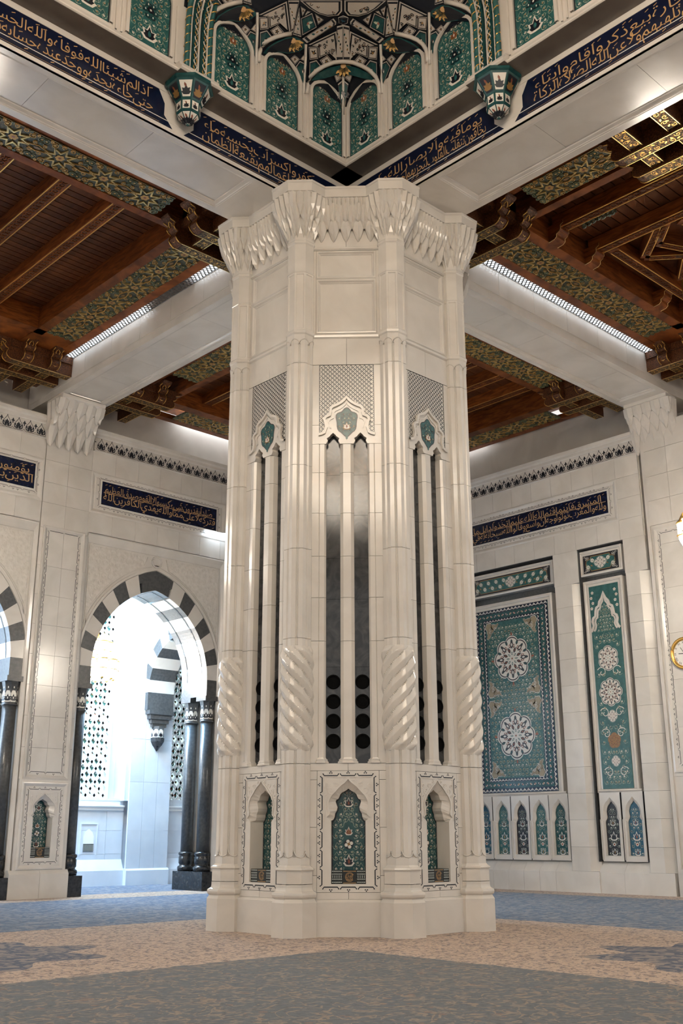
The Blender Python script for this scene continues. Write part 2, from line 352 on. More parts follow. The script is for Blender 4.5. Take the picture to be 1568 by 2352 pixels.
# ---- Arabic lettering: contextual (presentation) forms, laid out right to left
AR = {'ا': 'FE8D FE8E', 'أ': 'FE83 FE84', 'إ': 'FE87 FE88', 'آ': 'FE81 FE82', 'ب': 'FE8F FE90 FE91 FE92', 'ة': 'FE93 FE94', 'ت': 'FE95 FE96 FE97 FE98', 'ث': 'FE99 FE9A FE9B FE9C', 'ج': 'FE9D FE9E FE9F FEA0', 'ح': 'FEA1 FEA2 FEA3 FEA4', 'خ': 'FEA5 FEA6 FEA7 FEA8', 'د': 'FEA9 FEAA', 'ذ': 'FEAB FEAC', 'ر': 'FEAD FEAE', 'ز': 'FEAF FEB0', 'س': 'FEB1 FEB2 FEB3 FEB4', 'ش': 'FEB5 FEB6 FEB7 FEB8', 'ص': 'FEB9 FEBA FEBB FEBC', 'ض': 'FEBD FEBE FEBF FEC0', 'ط': 'FEC1 FEC2 FEC3 FEC4', 'ظ': 'FEC5 FEC6 FEC7 FEC8', 'ع': 'FEC9 FECA FECB FECC', 'غ': 'FECD FECE FECF FED0', 'ف': 'FED1 FED2 FED3 FED4', 'ق': 'FED5 FED6 FED7 FED8', 'ك': 'FED9 FEDA FEDB FEDC', 'ل': 'FEDD FEDE FEDF FEE0', 'م': 'FEE1 FEE2 FEE3 FEE4', 'ن': 'FEE5 FEE6 FEE7 FEE8', 'ه': 'FEE9 FEEA FEEB FEEC', 'و': 'FEED FEEE', 'ى': 'FEEF FEF0', 'ي': 'FEF1 FEF2 FEF3 FEF4', 'ء': 'FE80', 'ئ': 'FE89 FE8A FE8B FE8C', 'ؤ': 'FE85 FE86', 'لا': 'FEFB FEFC'}
AR = {k: [chr(int(h, 16)) for h in v.split()] for k, v in AR.items()}
def shape_word(w):
    u = []; i = 0
    while i < len(w):
        if w[i] == 'ل' and i+1 < len(w) and w[i+1] in 'اأإآ': u.append('لا'); i += 2
        else: u.append(w[i]); i += 1
    out = []
    for i, ch in enumerate(u):
        f = AR[ch]; prev = i > 0 and len(AR[u[i-1]]) == 4; nxt = len(f) == 4 and i+1 < len(u) and len(AR[u[i+1]]) > 1
        out.append(f[3] if (prev and nxt) else f[2] if nxt else f[1] if (prev and len(f) > 1) else f[0])
    return ''.join(reversed(out))
GC = {}
def word_mesh(w):
    if w not in GC:
        cv = bpy.data.curves.new('t', 'FONT'); cv.body = shape_word(w); cv.resolution_u = 2; cv.size = 1.0
        o = bpy.data.objects.new('t', cv); COL.objects.link(o); bpy.context.view_layer.update()
        me = o.to_mesh(); V = [(v.co.x, v.co.y) for v in me.vertices]; F = [tuple(p.vertices) for p in me.polygons]
        o.to_mesh_clear(); bpy.data.objects.remove(o); bpy.data.curves.remove(cv)
        x0 = min(v[0] for v in V); x1 = max(v[0] for v in V)
        GC[w] = ([(x-x0, y) for x, y in V], F, x1-x0)
    return GC[w]
def script_row(mb, fr, words, x0, x1, y0, h, m, c, gap=0.12, skew=0.0, yst=1.0):
    W_ = [word_mesh(w) for w in words]; tot = sum(w[2] for w in W_)+gap*(len(words)-1); sx = (x1-x0)/tot; x = x1
    for V, F, wd in W_:
        x -= wd*sx; mb.add([fr(x+a*sx+skew*b*h, y0+b*h*yst, c) for a, b in V], F, m); x -= gap*sx
def calligraphy(mb, fr, text, x0, x1, y0, y1, m='gold_letter', c=0.006, bar=True):
    ws = text.split(); lo = ws[0::2]; hi = ws[1::2]; H = y1-y0
    script_row(mb, fr, lo, x0, x1, y0+H*0.20, H*0.46, m, c, 0.05)
    script_row(mb, fr, hi, x0+(x1-x0)*0.01, x1-(x1-x0)*0.03, y0+H*0.57, H*0.44, m, c+0.001, 0.08)
    if bar: mb.box(fr, x0, x1, y0+H*0.52, y0+H*0.545, c, c+0.001, m)
    rng = random.Random(len(text)); n = int((x1-x0)/(H*0.22))
    for i in range(n):                      # vowel signs
        x = x0+(x1-x0)*(i+0.5)/n+rng.uniform(-1, 1)*H*0.05; y = y0+H*rng.choice((0.06, 0.47, 0.93, 0.90))
        mb.ribbon(fr, [(x-H*0.05, y-H*0.02), (x+H*0.05, y+H*0.02)], H*0.022, m, c)
# ------------------------------------------------------------------ carpet
def carpet_mat():
    m, nt, b = new_mat('carpet'); N = nt.nodes; L = nt.links
    def val(op, a, bb=None, cl=False):
        n = N.new('ShaderNodeMath'); n.operation = op; n.use_clamp = cl
        for i, x in enumerate((a, bb)):
            if x is None: continue
            if isinstance(x, (int, float)): n.inputs[i].default_value = x
            else: L.new(x, n.inputs[i])
        return n.outputs[0]
    def mix(f, a, bb):
        n = N.new('ShaderNodeMix'); n.data_type = 'RGBA'
        L.new(f, n.inputs[0]) if not isinstance(f, (int, float)) else setattr(n.inputs[0], 'default_value', f)
        for i, x in ((6, a), (7, bb)):
            if isinstance(x, tuple): n.inputs[i].default_value = (*x, 1)
            else: L.new(x, n.inputs[i])
        return n.outputs[2]
    g = N.new('ShaderNodeNewGeometry'); sp = N.new('ShaderNodeSeparateXYZ'); L.new(g.outputs['Position'], sp.inputs[0]); X, Y = sp.outputs[0], sp.outputs[1]
    def noise(sc, det=2, dis=0.0, off=0.0):
        n = N.new('ShaderNodeTexNoise'); n.inputs['Scale'].default_value = sc; n.inputs['Detail'].default_value = det; n.inputs['Distortion'].default_value = dis
        mp = N.new('ShaderNodeMapping'); mp.inputs['Location'].default_value = (off, off*0.7, 0); L.new(g.outputs['Position'], mp.inputs[0]); L.new(mp.outputs[0], n.inputs['Vector']); return n.outputs[0]
    def vor(sc, off=0.0, feat='F1'):
        n = N.new('ShaderNodeTexVoronoi'); n.inputs['Scale'].default_value = sc; n.feature = feat
        mp = N.new('ShaderNodeMapping'); mp.inputs['Location'].default_value = (off, off, 0); L.new(g.outputs['Position'], mp.inputs[0]); L.new(mp.outputs[0], n.inputs['Vector']); return n
    def band(x, lo, hi): # smooth step
        n = N.new('ShaderNodeMapRange'); n.inputs[1].default_value = lo; n.inputs[2].default_value = hi; L.new(x, n.inputs[0]); n.clamp = True; return n.outputs[0]
    wob = val('MULTIPLY', val('SUBTRACT', noise(6, 2), 0.5), 0.14)
    mx = val('ADD', val('MAXIMUM', X, Y), wob)
    grey = val('LESS_THAN', mx, -2.95)                       # grey-blue field under the dome
    blue = val('GREATER_THAN', mx, 3.25)                     # blue aisle fields
    edge = val('GREATER_THAN', val('ADD', val('MAXIMUM', val('SUBTRACT', Y, 0.0), val('SUBTRACT', X, 0.35)), wob), 11.0); edge = val('MULTIPLY', edge, val('LESS_THAN', Y, 12.9))   # beige strip by the walls
    # medallions on the beige band
    def med(cx, cy, rx, ry):
        dx = val('DIVIDE', val('SUBTRACT', X, cx), rx); dy = val('DIVIDE', val('SUBTRACT', Y, cy), ry)
        r = val('SQRT', val('ADD', val('MULTIPLY', dx, dx), val('MULTIPLY', dy, dy))); a = val('ARCTAN2', dy, dx)
        lobes = val('ADD', 1.0, val('MULTIPLY', val('COSINE', val('MULTIPLY', a, 8.0)), 0.16))
        return val('LESS_THAN', r, lobes)
    md = val('MAXIMUM', med(-7.6, 0.1, 2.0, 1.75), med(0.1, -7.6, 1.75, 2.0))
    # grey field: tangled pale tendrils, rust and navy flecks
    t1 = val('LESS_THAN', val('ABSOLUTE', val('SUBTRACT', noise(2.1, 2, 1.6), 0.5)), 0.021); t2 = band(noise(6.0, 3, 1.2, 3.1), 0.56, 0.59)
    fl = vor(5.2, 1.7); rust = val('MULTIPLY', val('LESS_THAN', fl.outputs['Distance'], 0.24), val('GREATER_THAN', noise(1.9, 1, 0, 9), 0.57))
    fn = vor(4.1, 6.3); navy = val('MULTIPLY', val('LESS_THAN', fn.outputs['Distance'], 0.30), val('GREATER_THAN', noise(1.3, 1, 0, 4), 0.56))
    cg = mix(noise(16, 4), (0.066, 0.078, 0.086), (0.112, 0.123, 0.128)); cg = mix(val('MULTIPLY', t1, 0.75), cg, (0.30, 0.205, 0.13)); cg = mix(val('MULTIPLY', t2, 0.5), cg, (0.28, 0.215, 0.15))
    cg = mix(val('MULTIPLY', rust, 0.7), cg, (0.22, 0.115, 0.075)); cg = mix(val('MULTIPLY', navy, 0.6), cg, (0.065, 0.080, 0.105)); cg = mix(val('MULTIPLY', band(noise(14, 3), 0.56, 0.59), 0.7), cg, (0.055, 0.055, 0.06))
    # beige band with small dark sprigs
    s1 = band(noise(7.5, 3, 1.5, 2.0), 0.555, 0.585); s2 = band(noise(15, 2, 0.8, 5.0), 0.57, 0.60)
    cb = mix(noise(9, 4), (0.46, 0.325, 0.225), (0.54, 0.395, 0.285)); cb = mix(val('MULTIPLY', s1, 0.8), cb, (0.135, 0.085, 0.062)); cb = mix(val('MULTIPLY', s2, 0.8), cb, (0.10, 0.085, 0.10))
    # blue fields
    b1 = band(noise(4.5, 3, 1.2, 7.0), 0.49, 0.53); b2 = band(noise(9, 2, 0.8, 1.0), 0.57, 0.61)
    cbl = mix(noise(6, 3), (0.038, 0.074, 0.140), (0.072, 0.128, 0.205)); cbl = mix(val('MULTIPLY', b1, 0.5), cbl, (0.34, 0.315, 0.30)); cbl = mix(val('MULTIPLY', b2, 0.7), cbl, (0.030, 0.040, 0.075))
    col = mix(grey, cb, cg); col = mix(blue, col, cbl); col = mix(edge, col, cb)
    col = mix(val('MULTIPLY', md, val('SUBTRACT', 1.0, grey)), col, mix(b1, (0.035, 0.045, 0.085), (0.22, 0.18, 0.155)))
    L.new(col, b.inputs['Base Color']); b.inputs['Roughness'].default_value = 0.95; b.inputs['Specular IOR Level'].default_value = 0.1
    b.inputs['Sheen Weight'].default_value = 0.25; b.inputs['Sheen Roughness'].default_value = 0.5
    bp = N.new('ShaderNodeBump'); bp.inputs['Strength'].default_value = 0.5; bp.inputs['Distance'].default_value = 0.02; L.new(noise(120, 2), bp.inputs['Height']); L.new(bp.outputs[0], b.inputs['Normal'])
carpet_mat()
fb = MB('carpet'); fb.box(ID, -90, 22, -90, 19, -0.1, 0.0)
tag(fb.build('floor'), 'patterned prayer carpet in grey, beige and blue fields across the hall', 'carpet', kind='structure')
# ------------------------------------------------------------------ the pier
RS, SN = 2.3354, 2.1576
FD = 2.19                      # face plane
NI = [(1, 0), (.99, .02), (.88, .075), (.81, .16), (.79, .25), (.68, .345), (.64, .44), (.70, .53), (.75, .61), (.715, .66), (.60, .69), (.53, .757), (.474, .83), (.38, .88), (.27, .907), (.14, .944), (0, 1)]
NO = [(1, 0), (1.02, .03), (1.15, .09), (1.30, .15), (1.12, .24), (1.12, .30), (1.18, .40), (1.2, .495), (1.19, .58), (1.16, .645), (1.08, .73), (1.0, .80), (.79, .907), (.60, 1.02), (.42, 1.11), (.2, 1.19), (0, 1.30)]
def niche(parent, fr, x0, z0n, x1, z1n, hw, zb, zs, za, depth, seed, back='teal_deep', m='marble', carve=True):
    """panel with a lobed, bevelled niche: returns nothing; parts go under parent"""
    H = za-zs; cx = (x0+x1)/2
    inn = [(hw*a, zs+H*b) for a, b in NI]; out = [(hw*a, zs+H*b) for a, b in NO]
    mb = MB(m); f2 = fr.at(cx, 0, 0)
    holed(mb, f2, x0-cx, z0n, x1-cx, z1n, [(hw, zb)]+out, 0.0)
    full_o = mirror([(hw, zb)]+out); full_i = mirror([(hw, zb)]+inn)
    o_ = [f2(a, b, 0) for a, b in full_o]; i_ = [f2(a, b, -0.09) for a, b in full_i]; k_ = [f2(a, b, -depth) for a, b in full_i]
    mb.loft([o_, i_], None, False); mb.loft([i_, k_], None, False)
    mb.poly([f2(-hw, zb, 0), f2(hw, zb, 0), f2(hw, zb, -depth), f2(-hw, zb, -depth)])
    mb.ribbon(f2, mirror(out[3:]), 0.022, None, 0.014, h=0.014)
    p = mb.build('niche_panel', parent)
    tb = MB(back); poly = full_i
    tb.prism(f2, [(a*1.02, b) for a, b in full_i], -depth-0.02, -depth+0.001, back)
    rng = random.Random(seed); H2 = za-zb
    meds = [(0, zb+H2*t, hw*0.42) for t in (0.20, 0.40, 0.56)]
    arabesque(tb, f2.at(0, 0, -depth), [(a*0.97, b) for a, b in full_i], rng, 'pale_vine', 0.005, hw*2.0, ('white_glaze', 'ochre', 'pale_vine'), 1.0, meds)
    f3 = f2.at(0, 0, -depth)
    for t, s in ((0.24, 0.5), (0.86, 0.42)): palmette(tb, f3, 0, zb+H2*t, hw*s*1.4, 0, 'white_glaze', 'ink', 0.009, 'rust')
    tb.disc(f3, 0, zb+H2*0.41, hw*0.30, 'ink', 0.008, 8); flower(tb, f3, 0, zb+H2*0.41, hw*0.26, 4, 'white_glaze', 'ochre', 0.010)
    palmette(tb, f3, 0, zb+H2*0.55, hw*0.5, 0, 'white_glaze', 'rust', 0.009)
    tb.ribbon(f3, [(a*0.97, b) for a, b in full_i], 0.02, 'ink', 0.004)
    tb.build('niche_tile', p)
    if carve:
        cb = MB('marble_carved')
        for f in (1, -1):
            for q in ((0.96, 0.95, 0.16), (0.70, 1.14, 0.13), (1.18, 1.10, 0.12), (1.20, 0.78, 0.10), (0.35, 1.24, 0.08)):
                sp = [(f*a, b) for a, b in spiral(hw*q[0]*1.06, zs+H*q[1], hw*q[2]*1.4, q[0]*4, 1.3, 14)]
                cb.ribbon(f2, sp, hw*0.045, None, 0.006, h=0.006)
        fx = min(hw*1.42, x1-cx-0.1); zt = min(za+H*0.34, z1n-0.06)
        for f in (1, -1): cb.ribbon(f2, [(0.03*f, zt), (f*fx, zt), (f*fx, zs+0.02)], 0.02, None, 0.008, h=0.008)
        cb.build('spandrel_carving', p)
    return p
def books(fr, hw, zb, depth, where, n_l=5, n_r=4, h=0.24):
    """a row of holy books standing in a niche: spine-out volumes and one facing out"""
    y = -depth+0.06; wd = hw*0.62/5
    cnt = [0]
    def vol(x, lab):
        t = thing('book', lab, 'book', fr(x, zb+0.001, -0.12), group='black and silver books in the '+where)
        b = MB('book_black'); b.box(fr, x-wd*0.47, x+wd*0.47, zb+0.001, zb+h, -0.24, -0.03); b.build('cover', t)
        s = MB('book_silver')
        for z in (0.08, 0.30, 0.68, 0.88):
            s.box(fr, x-wd*0.43, x+wd*0.43, zb+h*z, zb+h*(z+0.07), -0.03, -0.027)
        s.box(fr, x-wd*0.18, x+wd*0.18, zb+h*0.42, zb+h*0.62, -0.03, -0.027); s.build('spine_bands', t)
    ORD = ('first', 'second', 'third', 'fourth', 'fifth')
    for i in range(n_l): vol(-hw+wd*(i+0.6), ORD[i]+' silver-banded black book from the left in the '+where)
    for i in range(n_r): vol(hw-wd*(i+0.6), ORD[i]+' silver-banded black book from the right in the '+where)
    x0, x1 = -hw+wd*(n_l+0.2), hw-wd*(n_r+0.2); cx = (x0+x1)/2
    t = thing('book', 'black book with round gold emblem facing out of the '+where, 'book', fr(cx, zb+0.001, -0.06))
    b = MB('book_black'); b.box(fr, x0, x1, zb+0.001, zb+h, -0.10, -0.03); b.build('cover', t)
    e = MB('gold_letter'); r = h*0.33
    for rr, ww in ((r, 0.006), (r*0.8, 0.004)): e.ribbon(fr, arc_pts(cx, zb+h*0.5, rr, 0.4, 5.6, 18), ww, None, -0.0275)
    script_row(e, fr, ['القرآن'], cx-r*0.75, cx+r*0.75, zb+h*0.50, r*0.9, None, -0.027)
    script_row(e, fr, ['الكريم'], cx-r*0.7, cx+r*0.7, zb+h*0.30, r*0.75, None, -0.027)
    for z in (0.04, 0.90): e.box(fr, x0+0.012, x1-0.012, zb+h*z, zb+h*(z+0.04), -0.03, -0.0275)
    e.build('gilt_emblem', t)

def mq_cell(mb, fr, x, w, z0, zl, zs, z1, o0, o1, r, m=None):
    om = o0+(o1-o0)*0.5
    rows = [[(x-w/2, z1, o1), (x, z1, o1+r), (x+w/2, z1, o1)], [(x-w*0.5, zs, om), (x, zs, om+r), (x+w*0.5, zs, om)], [(x-w*0.22, zl, o0), (x, zl, o0+r*0.9), (x+w*0.22, zl, o0)]]
    vs = [fr(*p) for rw in rows for p in rw]+[fr(x, z0, o0-r*0.2)]
    bk = [fr(x-w/2, z1, o0-0.12), fr(x+w/2, z1, o0-0.12), fr(x-w/2, zs, o0-0.12), fr(x+w/2, zs, o0-0.12), fr(x-w*0.22, zl, o0-0.1), fr(x+w*0.22, zl, o0-0.1)]
    vs += bk
    mb.add(vs, [(0, 3, 4, 1), (1, 4, 5, 2), (3, 6, 7, 4), (4, 7, 8, 5), (6, 9, 7), (7, 9, 8), (0, 10, 12, 3), (2, 5, 13, 11), (3, 12, 14, 6), (5, 8, 15, 13), (6, 14, 9), (8, 9, 15)], m)

def ring48(c, a, z, groove=True):
    pts = []; s = a*T8
    for j in range(8):
        t = j*PI/4; n = Vector((math.cos(t), math.sin(t), 0)); e = Vector((-n.y, n.x, 0))
        for x, d in ((-s, 0), (-0.026, 0), (-0.013, -0.014), (0, -0.001), (0.013, -0.014), (0.026, 0)):
            pts.append(c+n*(a+(d if groove else 0))+e*x+Vector((0, 0, z)))
    return pts
def scallop(mb, c, a, z, h):
    s = a*T8
    for j in range(8):
        A = PI/8+j*PI/4; pts = []
        for i in range(13):
            t = -1+2*i/12; L = t*s; q = A+(PI/8 if t > 0 else -PI/8); n = Vector((math.cos(q), math.sin(q), 0)); e = Vector((-n.y, n.x, 0))
            along = (L-s) if t > 0 else (L+s)
            pts.append(c+n*(a+0.003)+e*along+Vector((0, 0, z+h*math.sqrt(max(0, 1-t*t)))))
        mb.tube(pts, 0.011, None, 5)
pier = thing('pier', 'octagonal white marble pier with corner shafts standing in the middle of the hall', 'column', (0, 0, 0))
core = MB('marble'); core.octa((0, 0, 0), [(1.78, 0.0), (1.78, 14.0)], None, (True, True)); core.build('core', pier)
SA = 0.246
for k in range(8):
    ang = math.radians(225+22.5+45*k); c = Vector((RS*math.cos(ang), RS*math.sin(ang), 0)); side = 1 if k in (0, 1, 2, 3) else -1
    b = MB('marble')
    b.octa(c, [(.372, 0), (.372, .535), (.362, .55), (.335, .592), (.338, .600), (.352, .606), (.366, .625), (.372, .655), (.366, .685), (.345, .70), (.318, .712), (.305, .735), (.300, .765), (.300, .815)], None)
    b.build('base', pier)
    b = MB('marble'); b.octa(c, [(.296, .823), (.296, 1.03), (.318, 1.035), (.322, 1.05), (.312, 1.07), (.285, 1.085), (.268, 1.10), (.255, 1.118)], None); b.build('base_block', pier)
    b = MB('marble'); b.octa(c, [(.250, 1.118), (.250, 1.24)]); b.loft([ring48(c, SA, 1.24), ring48(c, SA, 2.752)]); scallop(b, c, .250, 1.34, -0.10)
    b.build('drum', pier)
    b = MB('marble'); b.loft([ring48(c, SA, 2.760), ring48(c, SA, 3.05)]); b.build('drum', pier)
    # twisted drum
    b = MB('marble'); rings = []; NL = 6; NS = 14; z0, z1 = 2.98, 4.78; P = 1.66
    for i in range(81):
        z = z0+(z1-z0)*i/80; e = min(1, (z-z0)/0.10, (z1-z)/0.10); rg = []
        for j in range(NL*NS):
            th = 2*PI*j/(NL*NS); ph = (th-side*2*PI*(z-z0)/P)*NL/(2*PI); fr_ = ph-math.floor(ph); tri = 1-abs(2*fr_-1)
            oc = SA/math.cos(((th+PI/8) % (PI/4))-PI/8); base = 0.55*oc+0.45*(SA+0.010)
            r = base+e*(0.022*min(1, tri/0.10)+0.040*tri-0.006)
            rg.append(c+Vector((r*math.cos(th), r*math.sin(th), z)))
        rings.append(rg)
    b.loft(rings, None, True, (True, True)); b.build('twisted_drum', pier)
    zs = [4.72, 4.9127, 6.545, 8.144, 10.203]
    for i in range(4):
        b = MB('marble'); b.loft([ring48(c, SA, zs[i]+0.003), ring48(c, SA, zs[i+1]-0.003)]); b.build('drum', pier)
    b = MB('marble'); b.loft([ring48(c, SA, 10.206), ring48(c, SA, 10.62)]); scallop(b, c, .250, 10.60, 0.10); b.octa(c, [(.250, 10.60), (.250, 10.80), (.270, 10.825), (.272, 10.87), (.255, 10.90)]); b.build('drum', pier)
    # panelled drum
    b = MB('marble')
    for j in range(8):
        f = vframe(j*PI/4, 0.252).at(0, 0, 0); f = Fr(f.o+c, f.u, f.v, f.n); s = 0.252*T8
        frame_mould(b, f, -s, 10.90, s, 12.13, [(0, 0), (0.028, 0), (0.040, -0.016)])
        b.poly([f(a, q, -0.016) for a, q in rect(-s+0.04, 10.94, s-0.04, 12.09)])
    b.build('panelled_drum', pier)
    b = MB('marble'); b.octa(c, [(.252, 12.13), (.262, 12.14), (.262, 12.16), (.252, 12.17), (.252, 12.76), (.270, 12.785), (.272, 12.83), (.256, 12.85), (.25, 12.90), (.25, 13.0), (.30, 13.2), (.40, 13.45), (.50, 13.74)]); b.build('collar', pier)
    b = MB('marble')
    for j in range(8):
        t = j*PI/4
        if math.cos(t-ang) < -0.45: continue
        for a_, nn, z_ in ((0.265, 2, (12.90, 13.02, 13.14, 13.34)), (0.355, 2, (13.08, 13.20, 13.32, 13.56)), (0.455, 3, (13.30, 13.40, 13.52, 13.745))):
            f = vframe(t, 0); f = Fr(c, f.u, f.v, f.n); s = a_*T8*1.12
            for i in range(nn):
                x = -s+2*s*(i+0.5)/nn
                mq_cell(b, f, x, 2*s/nn*0.92, z_[0], z_[1], z_[2], z_[3], a_, a_+0.10, 0.055)
        if True:      # larger cells on the arrises
            f = vframe(t+PI/8, 0); f = Fr(c, f.u, f.v, f.n)
            for a_, w, z_ in ((0.30, 0.13, (12.92, 13.04, 13.20, 13.42)), (0.42, 0.15, (13.14, 13.26, 13.42, 13.65))):
                mq_cell(b, f, 0, w, z_[0], z_[1], z_[2], z_[3], a_, a_+0.10, 0.06)
    b.build('capital', pier)
    b = MB('marble'); b.octa(c, [(.50, 13.70), (.535, 13.74), (.545, 13.745), (.545, 13.765), (.565, 13.775), (.575, 13.945), (.580, 13.95), (.590, 13.96), (.592, 14.0), (.3, 14.0)]); b.build('cornice', pier)
FACE_WORDS = {0: "pier's middle niche", -1: "pier's left niche", 1: "pier's right niche"}
cellA = MB('marble'); mq_cell(cellA, ID, 0, 0.235, 0, 0.09, 0.30, 0.52, 0.035, 0.14, 0.075); cellA = mesh_of(cellA, 'muqarnas_cell')
cellB = MB('marble'); mq_cell(cellB, ID, 0, 0.215, 0, 0.10, 0.22, 0.45, 0.12, 0.22, 0.075); cellB = mesh_of(cellB, 'muqarnas_cell')
cellC = MB('marble'); mq_cell(cellC, ID, 0, 0.080, 0, 0.10, 0.20, 0.46, 0.20, 0.27, 0.045); cellC = mesh_of(cellC, 'muqarnas_cell')
spk = MB('black'); rgs = []
for r, cc in ((0.128, 0.0), (0.128, 0.022), (0.116, 0.030), (0.098, 0.022), (0.094, 0.006), (0.055, 0.004)): rgs.append([ID(r*math.cos(2*PI*i/20), r*math.sin(2*PI*i/20), cc) for i in range(20)])
spk.loft(rgs, None, True, (False, True)); spk = mesh_of(spk, 'loudspeaker')
HEAD = [(.532, 8.80), (.47, 8.815), (.42, 8.84), (.386, 8.95), (.40, 9.04), (.42, 9.10), (.40, 9.15), (.369, 9.17), (.317, 9.19), (.305, 9.25), (.30, 9.32), (.27, 9.36), (.232, 9.377), (.16, 9.41), (.096, 9.45), (.04, 9.50), (0, 9.551)]
NOTCH = [(-.128, 8.62), (-.098, 8.68), (-.118, 8.73), (-.063, 8.77), (-.043, 8.80), (0, 8.84)]
def lattice_tile(parent, f, hw, z0, z1):
    b = MB('white_glaze'); b.box(f, -hw, hw, z0, z1, -0.05, -0.012)
    st = 0.087
    def clip(x0, y0, x1, y1):
        t0, t1 = 0.0, 1.0
        for p, q in ((-(x1-x0), x0+hw), ((x1-x0), hw-x0), (-(y1-y0), y0-z0), ((y1-y0), z1-y0)):
            if abs(p) < 1e-9: continue
            r = q/p
            if p < 0: t0 = max(t0, r)
            else: t1 = min(t1, r)
        return None if t0 >= t1 else [(x0+(x1-x0)*t0, y0+(y1-y0)*t0), (x0+(x1-x0)*t1, y0+(y1-y0)*t1)]
    i = -20
    while i < 50:
        for d in (1, -1):
            x = -hw-2+i*st if d > 0 else hw+2-i*st
            s = clip(x, z0, x+d*(z1-z0), z1)
            if s: b.ribbon(f, s, 0.009, 'ink', -0.010)
        i += 1
    y = z0+st*0.5; row = 0
    while y < z1-0.03:
        x = -hw+(st*0.5 if row % 2 else 0)+0.01
        while x < hw:
            if abs(x) < hw-0.03:
                for q in (0, 2.1, -2.1): b.shape(f, LEAF, x, y, 0.024, q, 'ink', -0.009)
                b.disc(f, x, y-0.018, 0.006, 'ink', -0.009, 5)
            x += st
        y += st*0.5; row += 1
    b.ribbon(f, rect(-hw, z0, hw, z1), 0.016, 'ink', -0.008, closed=True)
    return b.build('lattice_tile', parent)
for k in (-2, -1, 0, 1, 2):
    f = vframe(math.radians(225+45*k), FD); X = 0.70; rng = random.Random(40+k)
    # plinth
    for x0, x1 in ((-X, X),):
        b = MB('marble'); b.prism(Fr(f.o, -f.n, f.v, f.u), [(0.4, 0), (-0.068, 0), (-0.068, .535), (-0.058, .55), (0.0, .575), (0.4, .575)], x0, x1); b.build('plinth_slab', pier)
    slabs(pier, f, [-X, 0, X], [0.575, 0.685], -0.3, 0, 'marble', g=0.003); slabs(pier, f, [-X, 0, X], [2.65, 2.774], -0.3, 0, 'marble', g=0.003)
    for s in (-1, 1): slabs(pier, f, sorted([s*X, s*0.53]), [0.685, 0.95, 1.72, 2.50, 2.65], -0.3, 0, 'marble', g=0.003)
    np_ = niche(pier, f, -0.527, 0.688, 0.527, 2.647, 0.289, 0.817, 1.807, 2.355, 0.30, 100+k)
    ib = MB('ink'); border_inlay(ib, f, -0.443, 0.769, 0.443, 2.567, 0.30, 'ink', 0.018, 0.003, 0.065); ib.build('inlaid_border', pier)
    if abs(k) < 2: books(f, 0.285, 0.819, 0.30, FACE_WORDS[k], 5, 4, 0.215)
    # arcade: jambs, mullion, granite, loudspeakers
    js = [2.774, 4.889, 5.677, 6.444, 7.263, 8.051, 8.62]
    for i in range(6):
        for s in (-1, 1):
            b = MB('marble'); pr = [(0.70, -0.3), (0.70, 0), (0.52, 0), (0.515, -0.012), (0.505, 0.0), (0.42, 0.0), (0.386, -0.04), (0.386, -0.3)]
            pr = [(s*a, q) for a, q in pr]; g = 0.003
            rg = [[f(a, z, q) for a, q in pr] for z in (js[i]+g, js[i+1]-g)]; b.loft(rg, None, True, (True, True)); b.build('jamb_block', pier)
        b = MB('marble'); pr = [(-.126, -.3), (-.126, -.05), (-.07, 0), (.07, 0), (.126, -.05), (.126, -.3)]
        b.loft([[f(a, z, q) for a, q in pr] for z in (js[i]+0.003, js[i+1]-0.003)], None, True, (True, True)); b.build('mullion_block', pier)
    for x, w in ((0.0, 0.126), (-0.47, 0.085), (0.47, 0.085)):
        b = MB('marble'); rg = []
        for z, e in ((2.776, 0.05), (2.80, 0.05), (2.815, 0.03), (2.835, 0.034), (2.85, 0.012), (2.87, 0.0)):
            rg.append([f(x+a*(w+e)/w, z, q+e*0.4) for a, q in ((-w, -.2), (-w, -.05), (-w*0.55, 0.004), (w*0.55, 0.004), (w, -.05), (w, -.2))])
        b.loft(rg, None, True, (True, True)); b.build('colonnette_base', pier)
    for sx in (-0.2575, 0.2575):
        for z0, z1 in ((2.774, 4.45), (4.45, 5.677), (5.677, 6.444), (6.444, 7.263), (7.263, 8.051), (8.051, 8.95)): slab('granite_slab', pier, f, sx-0.135, sx+0.135, z0, z1, -0.28, -0.16, 'granite', 0.002)
        for z in (3.156, 3.501, 3.841, 4.185): inst(spk, 'loudspeaker', pier, f.at(sx, z, -0.158).mat())
    # lobed arch head with medallion, lattice tile above
    half = HEAD; bot = [(-.532, 8.62), (-.386, 8.62)]
    nl = [(-.2575+a, q) for a, q in NOTCH]+[(-.2575-a, q) for a, q in reversed(NOTCH[:-1])]
    nr = [(.2575+a, q) for a, q in NOTCH]+[(.2575-a, q) for a, q in reversed(NOTCH[:-1])]
    poly = half+[(-a, q) for a, q in reversed(half[:-1])]+[(-.532, 8.62)]+nl+nr+[(.532, 8.62)]
    b = MB('marble'); b.prism(f, poly, -0.14, 0.012); lip = half+[(-a, q) for a, q in reversed(half[:-1])]
    b.ribbon(f, lip, 0.05, None, 0.055, h=0.055); b.ribbon(f, [(a*0.80, 8.80+(q-8.80)*0.86) for a, q in lip[3:-3]], 0.025, None, 0.03, h=0.03)
    b.build('arch_head', pier)
    b = MB('teal'); md = []
    for i in range(40):
        t = 2*PI*i/40; r = 1+0.10*math.cos(6*(t-PI/2))*(1 if math.sin(t) > -0.6 else 0.3); md.append((0.205*r*math.cos(t)*(1 if math.sin(t) > 0 else 1-0.35*abs(math.sin(t))), 9.06+(0.26 if math.sin(t) > 0 else 0.30)*r*math.sin(t)))
